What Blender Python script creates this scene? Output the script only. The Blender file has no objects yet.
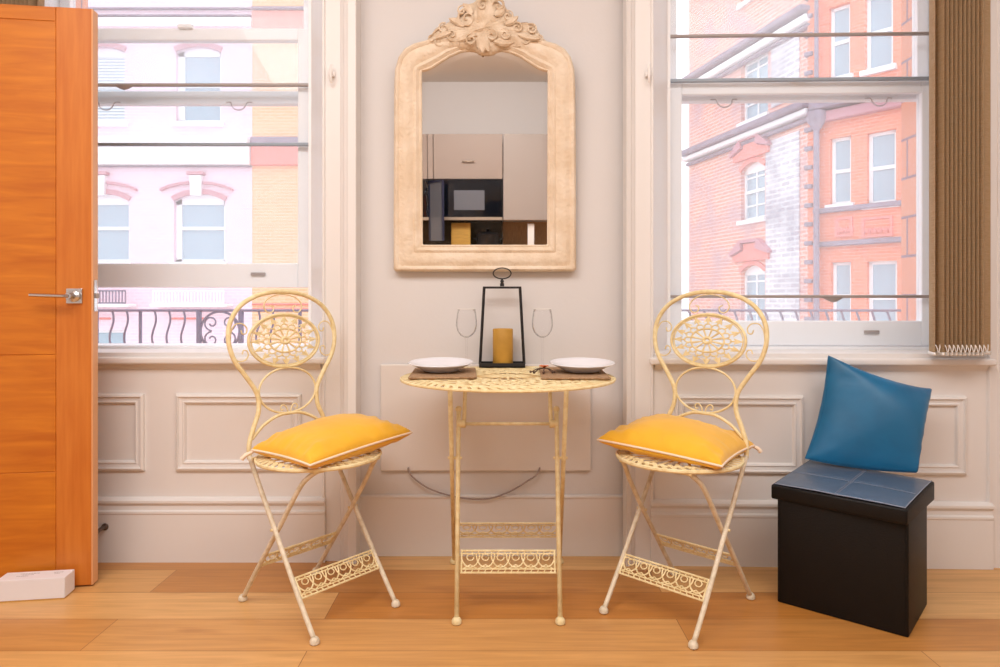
import bpy, bmesh, math, random
from mathutils import Vector, Matrix, noise
S = bpy.context.scene
COL = S.collection
PI = math.pi

# ------------------------------------------------------------------ camera
cd = bpy.data.cameras.new('camera'); cam = bpy.data.objects.new('camera', cd); COL.objects.link(cam)
cam.location = (0, 0, 1.0); cam.rotation_euler = (PI/2, 0, 0)
cd.sensor_width = 36; cd.lens = 24.0; cd.shift_y = -0.0335; cd.clip_start = .02
S.camera = cam
F = 666.7

# ------------------------------------------------------------------ light
def srgb(h):
    h = h.lstrip('#'); c = [int(h[i:i+2], 16)/255 for i in (0, 2, 4)]
    return tuple(((v/12.92) if v <= .04045 else ((v+.055)/1.055)**2.4) for v in c) + (1,)

w = bpy.data.worlds.new('sky'); S.world = w; w.use_nodes = True
bg = w.node_tree.nodes['Background']
bg.inputs[0].default_value = (.93, .96, 1.0, 1); bg.inputs[1].default_value = 1.42

def area(name, loc, rot, sx, sy, power, col):
    l = bpy.data.lights.new(name, 'AREA'); l.shape = 'RECTANGLE'; l.size = sx; l.size_y = sy
    l.energy = power; l.color = col
    o = bpy.data.objects.new(name, l); COL.objects.link(o); o.location = loc; o.rotation_euler = rot
    return o
area('ceiling_fill_light', (-.95, .55, 2.98), (math.radians(14), 0, 0), 1.9, 1.6, 60, (1, .975, .95))  # added soft fill panel below the ceiling, no fitting seen
area('ceiling_fill_light', (1.15, .5, 2.98), (math.radians(14), 0, 0), 1.9, 1.6, 34, (1, .975, .95))  # second added fill panel, weaker, on the right
area('ceiling_fill_light', (-.2, -.45, 3.0), (math.radians(-38), 0, 0), 1.6, .7, 52, (1, .96, .93))  # added fill tilted to brighten the kitchen for the mirror

vs = S.view_settings
vs.view_transform = 'Standard'; vs.look = 'None'; vs.gamma = 1; vs.use_curve_mapping = False
vs.exposure = 0.52
S.display_settings.display_device = 'sRGB'

# ------------------------------------------------------------------ materials
MATS = {}
def newmat(name):
    m = bpy.data.materials.new(name); m.use_nodes = True; MATS[name] = m
    nt = m.node_tree; return m, nt, nt.nodes, nt.links, nt.nodes['Principled BSDF']
def mat(name, col, rough=.5, metal=0, bump=0, bscale=40, var=0, vscale=8, col2=None, sheen=0, coat=0, spec=None, stretch=None):
    m, nt, N, L, b = newmat(name)
    c = srgb(col) if isinstance(col, str) else col
    b.inputs['Base Color'].default_value = c
    b.inputs['Roughness'].default_value = rough; b.inputs['Metallic'].default_value = metal
    if sheen: b.inputs['Sheen Weight'].default_value = sheen
    if coat: b.inputs['Coat Weight'].default_value = coat
    if spec is not None: b.inputs['Specular IOR Level'].default_value = spec
    tc = N.new('ShaderNodeTexCoord'); src = tc.outputs['Object']
    if stretch:
        mp = N.new('ShaderNodeMapping'); mp.inputs['Scale'].default_value = stretch
        L.new(src, mp.inputs[0]); src = mp.outputs[0]
    if var or col2:
        n = N.new('ShaderNodeTexNoise'); n.inputs['Scale'].default_value = vscale; n.inputs['Detail'].default_value = 5
        L.new(src, n.inputs['Vector'])
        r = N.new('ShaderNodeValToRGB'); L.new(n.outputs['Fac'], r.inputs[0])
        r.color_ramp.elements[0].position = .35; r.color_ramp.elements[1].position = .65
        r.color_ramp.elements[0].color = srgb(col2) if col2 else tuple(x*(1-var) for x in c[:3])+(1,)
        r.color_ramp.elements[1].color = c
        L.new(r.outputs[0], b.inputs['Base Color'])
    if bump:
        n2 = N.new('ShaderNodeTexNoise'); n2.inputs['Scale'].default_value = bscale; n2.inputs['Detail'].default_value = 6
        L.new(src, n2.inputs['Vector'])
        bp = N.new('ShaderNodeBump'); bp.inputs['Strength'].default_value = bump; bp.inputs['Distance'].default_value = .01
        L.new(n2.outputs['Fac'], bp.inputs['Height']); L.new(bp.outputs[0], b.inputs['Normal'])
    return m

M_wall = mat('wall_paint', '#d9d5d4', .75, bump=.04, bscale=60)
M_trim = mat('trim_paint', '#e7e3e1', .45)
M_ceil = mat('ceiling_paint', '#e8e0d8', .8)
M_sash = mat('sash_paint', '#f9fbff', .4)
M_sashroom = mat('sash_paint_room', '#e6e2e0', .4)
M_heater = mat('heater_enamel', '#ded7d2', .4)
M_cream = mat('cream_painted_iron', '#f2e2b4', .5, col2='#e3cd98', vscale=45, bump=.25, bscale=160)
M_creamleg = mat('pale_painted_iron', '#e8dcc6', .5, col2='#d3c4a8', vscale=50, bump=.25, bscale=160)
M_yellow = mat('mustard_velvet', '#f4b822', .75, sheen=.35, var=.1, vscale=9, bump=.15, bscale=25)
M_piping = mat('ivory_piping', '#f3ddc4', .7)
M_blue = mat('teal_satin', '#006a9a', .38, sheen=.08, var=.25, vscale=6, bump=.12, bscale=14)
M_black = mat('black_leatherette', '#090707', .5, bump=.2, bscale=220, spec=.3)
M_lidsheen = mat('leatherette_lid_painted_sheen', '#66788f', .36, metal=.5, bump=.06, bscale=180, spec=1.0)  # window reflection on the black lid painted in as blue-grey
M_stitchglint = mat('grey_stitching_and_glint', '#8b93a6', .6)
M_iron = mat('black_iron', '#1d1b1d', .5)
M_candle = mat('gold_wax', '#cf9c40', .55, col2='#b0822e', vscale=7)
M_china = mat('white_china', '#e9e8ee', .18, coat=.4)
M_mat = mat('woven_brown_mat', '#bd9a78', .85, col2='#94714f', vscale=120, stretch=(1, 6, 1), bump=.4, bscale=200)
M_frame = mat('carved_plaster_frame', '#ead8c2', .62, col2='#dfc9ae', vscale=16, bump=.5, bscale=75)
M_frame2 = mat('carved_plaster_relief', '#e6d2ba', .65, col2='#d0b698', vscale=26, bump=.4, bscale=90)
M_alu = mat('brushed_aluminium', '#a59c99', .45, metal=.1)
M_alub = mat('grey_blue_rail', '#9aa5b2', .45, metal=.1)
M_chrome = mat('satin_chrome', '#d0cfd0', .22, metal=1)
M_bead = mat('clear_white_bead', '#efeae4', .3)
M_white = mat('white_plastic', '#ece8e6', .4)
M_box = mat('white_card', '#ebe8ec', .55)
M_print = mat('grey_print', '#a9a4a6', .7)
M_rust = mat('dried_flower_orange', '#d0692a', .8)
M_twig = mat('dark_twig', '#4c3527', .8)
M_gold = mat('gold_edge', '#c79a55', .4)
M_cord = mat('grey_cord', '#9c8e8a', .5)
M_blind = mat('tan_blind_fabric', '#d9bf9a', .85, col2='#c6a880', vscale=30, stretch=(1, 1, 14), bump=.12, bscale=260)
_bn = M_blind.node_tree; _tr = _bn.nodes.new('ShaderNodeBsdfTranslucent'); _tr.inputs[0].default_value = srgb('#c4a070')
_ms = _bn.nodes.new('ShaderNodeMixShader'); _ms.inputs[0].default_value = .4
_bn.links.new(_bn.nodes['Principled BSDF'].outputs[0], _ms.inputs[1]); _bn.links.new(_tr.outputs[0], _ms.inputs[2]); _bn.links.new(_ms.outputs[0], _bn.nodes['Material Output'].inputs[0])
M_cab = mat('taupe_cabinet', '#9a897f', .45)
M_cabl = mat('light_cabinet', '#a2968f', .45)
M_oven = mat('black_oven_glass', '#0b0e16', .06)
M_ovenwin = mat('grey_oven_window', '#6a6c74', .15)
M_steel = mat('steel_strip', '#b5a696', .35, metal=.6)
M_splash = mat('olive_backsplash', '#3a3120', .25)
M_board = mat('golden_board', '#c49a48', .5, var=.2, vscale=10, stretch=(1, 1, 12))
M_slatwood = mat('brown_wood', '#a87c4e', .5, var=.3, vscale=14, stretch=(12, 1, 1))
M_counter = mat('pale_worktop', '#cfc5bb', .4)
M_rail = mat('violet_grey_railing', '#8583a6', .5)

def wood_door():
    m, nt, N, L, b = newmat('orange_oak_door')
    tc = N.new('ShaderNodeTexCoord'); mp = N.new('ShaderNodeMapping'); mp.inputs['Scale'].default_value = (1.5, 1, 14)
    L.new(tc.outputs['Object'], mp.inputs[0])
    n = N.new('ShaderNodeTexNoise'); n.inputs['Scale'].default_value = 2.2; n.inputs['Detail'].default_value = 7; n.inputs['Distortion'].default_value = .5
    L.new(mp.outputs[0], n.inputs['Vector'])
    r = N.new('ShaderNodeValToRGB'); L.new(n.outputs['Fac'], r.inputs[0])
    r.color_ramp.elements[0].position = .3; r.color_ramp.elements[0].color = srgb('#bd6512')
    r.color_ramp.elements[1].position = .75; r.color_ramp.elements[1].color = srgb('#d98422')
    L.new(r.outputs[0], b.inputs['Base Color']); b.inputs['Roughness'].default_value = .42
    return m
M_door = wood_door()
M_doorstile = mat('orange_oak_stile', '#d27d2e', .42, col2='#c66e22', vscale=3, stretch=(14, 1, 1.2))
M_dooredge = mat('door_edge_lipping', '#e2a877', .5)

def wood_floor():
    m, nt, N, L, b = newmat('oak_floor')
    tc = N.new('ShaderNodeTexCoord')
    mp0 = N.new('ShaderNodeMapping'); mp0.inputs['Location'].default_value = (.55, .0, 0); L.new(tc.outputs['Object'], mp0.inputs[0])
    br = N.new('ShaderNodeTexBrick'); L.new(mp0.outputs[0], br.inputs['Vector'])
    br.inputs['Scale'].default_value = 1; br.inputs['Brick Width'].default_value = 1.75; br.inputs['Row Height'].default_value = .19
    br.inputs['Mortar Size'].default_value = .0012; br.inputs['Mortar Smooth'].default_value = .2; br.inputs['Bias'].default_value = 0
    br.offset = .37; br.inputs['Color1'].default_value = (0, 0, 0, 1); br.inputs['Color2'].default_value = (1, 1, 1, 1); br.inputs['Mortar'].default_value = (.1, .1, .1, 1)
    pl = N.new('ShaderNodeValToRGB'); L.new(br.outputs['Color'], pl.inputs[0])
    pl.color_ramp.elements[0].color = srgb('#bf7c34'); pl.color_ramp.elements[1].color = srgb('#edbe7e')
    # grain
    mp = N.new('ShaderNodeMapping'); mp.inputs['Scale'].default_value = (1.6, 22, 1); L.new(tc.outputs['Object'], mp.inputs[0])
    n = N.new('ShaderNodeTexNoise'); n.inputs['Scale'].default_value = 2; n.inputs['Detail'].default_value = 8; n.inputs['Distortion'].default_value = .8
    L.new(mp.outputs[0], n.inputs['Vector'])
    gr = N.new('ShaderNodeValToRGB'); L.new(n.outputs['Fac'], gr.inputs[0])
    gr.color_ramp.elements[0].position = .3; gr.color_ramp.elements[0].color = (.72, .66, .58, 1)
    gr.color_ramp.elements[1].position = .7; gr.color_ramp.elements[1].color = (1.0, 1.0, 1.0, 1)
    mx = N.new('ShaderNodeMix'); mx.data_type = 'RGBA'; mx.blend_type = 'MULTIPLY'; mx.inputs['Factor'].default_value = .75
    L.new(pl.outputs[0], mx.inputs['A']); L.new(gr.outputs[0], mx.inputs['B'])
    # knots
    vo = N.new('ShaderNodeTexNoise'); vo.inputs['Scale'].default_value = 1.7; mp3 = N.new('ShaderNodeMapping'); mp3.inputs['Scale'].default_value = (1, 4, 1)
    L.new(tc.outputs['Object'], mp3.inputs[0]); L.new(mp3.outputs[0], vo.inputs['Vector'])
    kr = N.new('ShaderNodeValToRGB'); L.new(vo.outputs['Fac'], kr.inputs[0])
    kr.color_ramp.elements[0].position = .66; kr.color_ramp.elements[0].color = (1, 1, 1, 1)
    kr.color_ramp.elements[1].position = .78; kr.color_ramp.elements[1].color = (.6, .42, .3, 1)
    mx2 = N.new('ShaderNodeMix'); mx2.data_type = 'RGBA'; mx2.blend_type = 'MULTIPLY'; mx2.inputs['Factor'].default_value = .7
    L.new(mx.outputs['Result'], mx2.inputs['A']); L.new(kr.outputs[0], mx2.inputs['B'])
    mx3 = N.new('ShaderNodeMix'); mx3.data_type = 'RGBA'; L.new(br.outputs['Fac'], mx3.inputs['Factor'])
    L.new(mx2.outputs['Result'], mx3.inputs['A']); mx3.inputs['B'].default_value = srgb('#8f5a2a')
    L.new(mx3.outputs['Result'], b.inputs['Base Color'])
    b.inputs['Roughness'].default_value = .33
    return m
M_floor = wood_floor()

def brick(name, c1, c2, mortar, bw=.225, rh=.075, ms=.008, rough=.9, streak=None, horiz='X'):
    m, nt, N, L, b = newmat(name)
    tc = N.new('ShaderNodeTexCoord'); sp = N.new('ShaderNodeSeparateXYZ'); cb = N.new('ShaderNodeCombineXYZ')
    L.new(tc.outputs['Object'], sp.inputs[0]); L.new(sp.outputs[horiz], cb.inputs['X']); L.new(sp.outputs['Z'], cb.inputs['Y'])
    br = N.new('ShaderNodeTexBrick'); L.new(cb.outputs[0], br.inputs['Vector']); br.inputs['Scale'].default_value = 1
    br.inputs['Brick Width'].default_value = bw; br.inputs['Row Height'].default_value = rh; br.inputs['Mortar Size'].default_value = ms
    br.inputs['Color1'].default_value = srgb(c1); br.inputs['Color2'].default_value = srgb(c2); br.inputs['Mortar'].default_value = srgb(mortar)
    out = br.outputs['Color']
    if streak:
        n = N.new('ShaderNodeTexNoise'); n.inputs['Scale'].default_value = .8; n.inputs['Detail'].default_value = 6
        L.new(tc.outputs['Object'], n.inputs['Vector']); r = N.new('ShaderNodeValToRGB'); L.new(n.outputs['Fac'], r.inputs[0])
        r.color_ramp.elements[0].position = .45; r.color_ramp.elements[0].color = (0, 0, 0, 1)
        r.color_ramp.elements[1].position = .7; r.color_ramp.elements[1].color = (.75, .75, .75, 1)
        mx = N.new('ShaderNodeMix'); mx.data_type = 'RGBA'; L.new(r.outputs[0], mx.inputs['Factor'])
        L.new(out, mx.inputs['A']); mx.inputs['B'].default_value = srgb(streak); out = mx.outputs['Result']
    L.new(out, b.inputs['Base Color']); b.inputs['Roughness'].default_value = rough
    return m
M_pinkwall = brick('pale_pink_brick', '#f0d2de', '#edcbd8', '#f3dfe8')
M_orangewall = brick('orange_brick', '#f5bd92', '#f1b285', '#f7d0b0')
M_redwall = brick('red_brick', '#f08b68', '#e67a58', '#f2ac92')
M_salmon = brick('weathered_salmon_brick', '#eca892', '#dd9684', '#f2cfc2', bw=.30, rh=.105, ms=.016, streak='#b9a0ae')
M_whitewash = brick('whitewashed_grey_brick', '#e0dce2', '#c2bec8', '#f2f0f2', bw=.34, rh=.13, ms=.02, streak='#8f8c9a')
M_reveal = brick('orange_stone_blocks', '#f2a27c', '#ee966e', '#8f7286', bw=.2, rh=.17, ms=.006, horiz='Y')
M_stone = mat('white_stone', '#f6f2f4', .8)
M_redstone = mat('red_stone', '#ec8f84', .8)
M_darkstone = mat('violet_grey_stone', '#9a8c9c', .8, var=.25, vscale=3)
M_rose = mat('rose_brick_moulding', '#c98f98', .8)
M_extglass = mat('sky_grey_window', '#9db4c2', .12, spec=.8)
M_extblind = mat('pale_blind', '#dfe6ea', .6)
M_extframe = mat('white_sash_frame', '#f8f8fa', .6)
M_street = mat('pale_street', '#bcb6b4', .9)

def glass(name, tint, gl=.06, veil=0.0):
    m, nt, N, L, b = newmat(name); N.remove(b)
    out = N['Material Output']; t = N.new('ShaderNodeBsdfTransparent'); t.inputs[0].default_value = tint
    g = N.new('ShaderNodeBsdfGlossy'); g.inputs['Roughness'].default_value = .02
    x = N.new('ShaderNodeMixShader'); x.inputs[0].default_value = gl; L.new(t.outputs[0], x.inputs[1]); L.new(g.outputs[0], x.inputs[2])
    o = x.outputs[0]
    if veil:   # whitish window haze painted into the glass
        d = N.new('ShaderNodeBsdfTranslucent'); d.inputs[0].default_value = (1, 1, 1, 1)
        y = N.new('ShaderNodeMixShader'); y.inputs[0].default_value = veil; L.new(o, y.inputs[1]); L.new(d.outputs[0], y.inputs[2]); o = y.outputs[0]
    L.new(o, out.inputs[0]); return m
M_glass = glass('window_glass', (.97, .985, 1, 1), .008, .12)
M_glass2 = glass('secondary_glass', (.98, .99, 1, 1), .006, .07)
m, nt, N, L, b = newmat('drinking_glass'); M_wine = m; N.remove(b)
_t = N.new('ShaderNodeBsdfTransparent'); _t.inputs[0].default_value = (.992, .992, .995, 1)
_g = N.new('ShaderNodeBsdfGlossy'); _g.inputs['Roughness'].default_value = .02; _lw = N.new('ShaderNodeLayerWeight'); _lw.inputs[0].default_value = .12
_x = N.new('ShaderNodeMixShader'); _mm = N.new('ShaderNodeMath'); _mm.operation = 'MULTIPLY'; _mm.inputs[1].default_value = .5; L.new(_lw.outputs['Fresnel'], _mm.inputs[0]); L.new(_mm.outputs[0], _x.inputs[0]); L.new(_t.outputs[0], _x.inputs[1]); L.new(_g.outputs[0], _x.inputs[2])
L.new(_x.outputs[0], N['Material Output'].inputs[0])
m, nt, N, L, b = newmat('mirror_silver'); M_mirror = m
b.inputs['Base Color'].default_value = (.86, .85, .83, 1); b.inputs['Metallic'].default_value = 1; b.inputs['Roughness'].default_value = .012

# ------------------------------------------------------------------ mesh helpers
def B(): return bmesh.new()
def box(bm, x0, x1, y0, y1, z0, z1, M=None):
    vs_ = [Vector((x, y, z)) for x in (x0, x1) for y in (y0, y1) for z in (z0, z1)]
    if M: vs_ = [M @ v for v in vs_]
    v = [bm.verts.new(p) for p in vs_]
    for f in ((0, 1, 3, 2), (4, 6, 7, 5), (0, 4, 5, 1), (2, 3, 7, 6), (0, 2, 6, 4), (1, 5, 7, 3)):
        bm.faces.new([v[i] for i in f])
def bevbox(bm, x0, x1, y0, y1, z0, z1, bv=.004, seg=2, M=None):
    t = bmesh.new(); box(t, x0, x1, y0, y1, z0, z1)
    bmesh.ops.recalc_face_normals(t, faces=t.faces)
    bmesh.ops.bevel(t, geom=t.edges[:], offset=bv, segments=seg, affect='EDGES', profile=.5)
    merge(bm, t, M)
def merge(bm, t, M=None):
    mp = {}
    for v in t.verts: mp[v] = bm.verts.new(M @ v.co if M else v.co)
    for f in t.faces:
        try: bm.faces.new([mp[v] for v in f.verts])
        except ValueError: pass
    t.free()
def smoothpts(pts, n=6, closed=False):
    P = [Vector(p) for p in pts]; out = []; m = len(P)
    rng = range(m if closed else m-1)
    for i in rng:
        g = lambda k: P[k % m] if closed else P[min(max(k, 0), m-1)]
        a, b_, c, d = g(i-1), g(i), g(i+1), g(i+2)
        for j in range(n):
            t = j/n
            out.append(.5*((2*b_)+(c-a)*t+(2*a-5*b_+4*c-d)*t*t+(3*b_-a-3*c+d)*t**3))
    if not closed: out.append(P[-1])
    return out
def tube(bm, pts, r, seg=8, closed=False, flat=1.0, up=None):
    P = [Vector(p) for p in pts]; n = len(P); rs = r if isinstance(r, (list, tuple)) else [r]*n
    T = []
    for i in range(n):
        a = P[(i-1) % n] if (closed or i) else P[i]; c = P[(i+1) % n] if (closed or i < n-1) else P[i]
        d = (c-a); T.append(d.normalized() if d.length > 1e-9 else Vector((0, 0, 1)))
    u = Vector(up) if up else (Vector((0, 0, 1)) if abs(T[0].z) < .9 else Vector((1, 0, 0)))
    rings = []
    for i in range(n):
        if up: u = Vector(up)
        nrm = (u-T[i]*u.dot(T[i]));
        nrm = nrm.normalized() if nrm.length > 1e-6 else T[i].orthogonal().normalized()
        u = nrm; bn = T[i].cross(nrm)
        rings.append([bm.verts.new(P[i]+(nrm*math.cos(a)*flat+bn*math.sin(a))*rs[i]) for a in [2*PI*k/seg for k in range(seg)]])
    for i in range(n if closed else n-1):
        A, C = rings[i], rings[(i+1) % n]
        off = 0
        if closed and i == n-1:
            off = min(range(seg), key=lambda o: (A[0].co-C[o].co).length)
        for k in range(seg):
            try: bm.faces.new((A[k], A[(k+1) % seg], C[(k+1+off) % seg], C[(k+off) % seg]))
            except ValueError: pass
    if not closed:
        bm.faces.new(rings[0][::-1]); bm.faces.new(rings[-1])
def lathe(bm, prof, seg=32, M=None, cap=True):
    rings = []
    for r, z in prof:
        row = []
        for k in range(seg):
            p = Vector((r*math.cos(2*PI*k/seg), r*math.sin(2*PI*k/seg), z))
            row.append(bm.verts.new(M @ p if M else p))
        rings.append(row)
    for a, c in zip(rings, rings[1:]):
        for k in range(seg): bm.faces.new((a[k], a[(k+1) % seg], c[(k+1) % seg], c[k]))
    if cap:
        bm.faces.new(rings[0][::-1]); bm.faces.new(rings[-1])
def prism(bm, poly, y0, y1, M=None):      # polygon in x,z extruded along y
    a = [bm.verts.new(M @ Vector((p[0], y0, p[1])) if M else (p[0], y0, p[1])) for p in poly]
    c = [bm.verts.new(M @ Vector((p[0], y1, p[1])) if M else (p[0], y1, p[1])) for p in poly]
    bm.faces.new(a); bm.faces.new(c[::-1]); n = len(poly)
    for i in range(n): bm.faces.new((a[i], c[i], c[(i+1) % n], a[(i+1) % n]))
def loft(bm, rings, closed=True, cap=False):
    R = [[bm.verts.new(p) for p in r] for r in rings]; n = len(R[0])
    for a, c in zip(R, R[1:]):
        for k in range(n if closed else n-1): bm.faces.new((a[k], a[(k+1) % n], c[(k+1) % n], c[k]))
    if cap: bm.faces.new(R[0][::-1]); bm.faces.new(R[-1])
    return R
def obj(name, bm, m, parent=None, smooth=False, M=None):
    bmesh.ops.recalc_face_normals(bm, faces=bm.faces)
    me = bpy.data.meshes.new(name); bm.to_mesh(me); bm.free(); me.materials.append(m)
    if smooth:
        for p in me.polygons: p.use_smooth = True
        if smooth == 'auto':
            try:
                me.set_sharp_from_angle(angle=math.radians(38))
            except Exception: pass
    o = bpy.data.objects.new(name, me); COL.objects.link(o)
    if parent: o.parent = parent
    if M: o.matrix_world = M
    return o
def tag(o, label=None, cat=None, group=None, kind=None):
    if label: o['label'] = label
    if cat: o['category'] = cat
    if group: o['group'] = group
    if kind: o['kind'] = kind
    return o
def empty(name, M, label=None, cat=None, group=None, kind=None):
    o = bpy.data.objects.new(name, None); COL.objects.link(o); o.empty_display_size = .1
    o.matrix_world = M if isinstance(M, Matrix) else Matrix.Translation(M)
    return tag(o, label, cat, group, kind)
def copy_tree(o, parent=None):
    c = o.copy(); COL.objects.link(c)
    if parent: c.parent = parent
    for ch in list(o.children): copy_tree(ch, c)
    return c
def T(x, y, z=0): return Matrix.Translation((x, y, z))
def RZ(deg): return Matrix.Rotation(math.radians(deg), 4, 'Z')

# ------------------------------------------------------------------ room shell
YP, YB, HC = 2.61, 2.556, 3.05     # pier plane, bay plane, ceiling height
XL, XR, YK = -2.35, 2.45, -2.65
MB_L = T(-1.30, YB); MB_R = T(1.20, 2.508) @ RZ(-1.65)

bm = B(); box(bm, XL-.2, XR+.2, YK-.2, 3.05, -.12, 0)
tag(obj('floor', bm, M_floor), 'honey oak plank floor with boards running along the windows', 'floor', kind='structure')
bm = B(); box(bm, XL-.2, XR+.2, YK-.2, 3.05, HC, HC+.12)
tag(obj('ceiling', bm, M_ceil), kind='structure')
bm = B(); box(bm, XL-.15, XL, YK-.15, 3.0, 0, HC); tag(obj('wall_left', bm, M_wall), kind='structure')
bm = B(); box(bm, XR, XR+.15, YK-.15, 3.0, 0, HC); tag(obj('wall_right', bm, M_wall), kind='structure')
bm = B(); box(bm, XL, XR, YK-.15, YK, 0, HC); tag(obj('wall_front', bm, M_wall), kind='structure')

bm = B()
box(bm, -.575, .50, YP, 2.90, 0, HC)                    # pier between the windows
box(bm, XL, -2.03, YP, 2.90, 0, HC)
box(bm, 1.90, XR, YP-.06, 2.90, 0, HC)
tag(obj('wall_back', bm, M_wall), kind='structure')

def base_profile():   # (out, z)
    return [(0, 0), (.017, 0), (.017, .182), (.020, .186), (.020, .194), (.012, .199), (.011, .214), (.016, .222), (.022, .227), (.022, .236), (.014, .242), (.004, .246), (0, .246)]
def run_mould(bm, prof, x0, x1, y, sgn=-1, M=None):   # profile extruded along x
    A = [Vector((x0, y+sgn*o, z)) for o, z in prof]; C = [Vector((x1, y+sgn*o, z)) for o, z in prof]
    if M: A = [M @ p for p in A]; C = [M @ p for p in C]
    a = [bm.verts.new(p) for p in A]; c = [bm.verts.new(p) for p in C]; n = len(a)
    for i in range(n): bm.faces.new((a[i], a[(i+1) % n], c[(i+1) % n], c[i]))
    bm.faces.new(a); bm.faces.new(c[::-1])
bm = B(); run_mould(bm, [(0, 0), (.008, 0), (.008, .226), (.013, .229), (.013, .234), (.006, .238), (0, .238)], -.56, .485, YP)
tag(obj('baseboard_back', bm, M_trim), kind='structure')

def frame_mould(bm, x0, x1, z0, z1, y, prof, M=None):   # prof: (inward, out)
    rings = []
    for t, h in prof:
        r = [Vector((x0+t, y-h, z0+t)), Vector((x1-t, y-h, z0+t)), Vector((x1-t, y-h, z1-t)), Vector((x0+t, y-h, z1-t))]
        rings.append([M @ p for p in r] if M else r)
    loft(bm, rings)
PM = [(0, 0), (.002, .012), (.010, .016), (.014, .010), (.018, .009), (.026, .008), (.030, .012), (.035, .010), (.040, -.001)]
ZS = .80   # sill top

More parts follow.
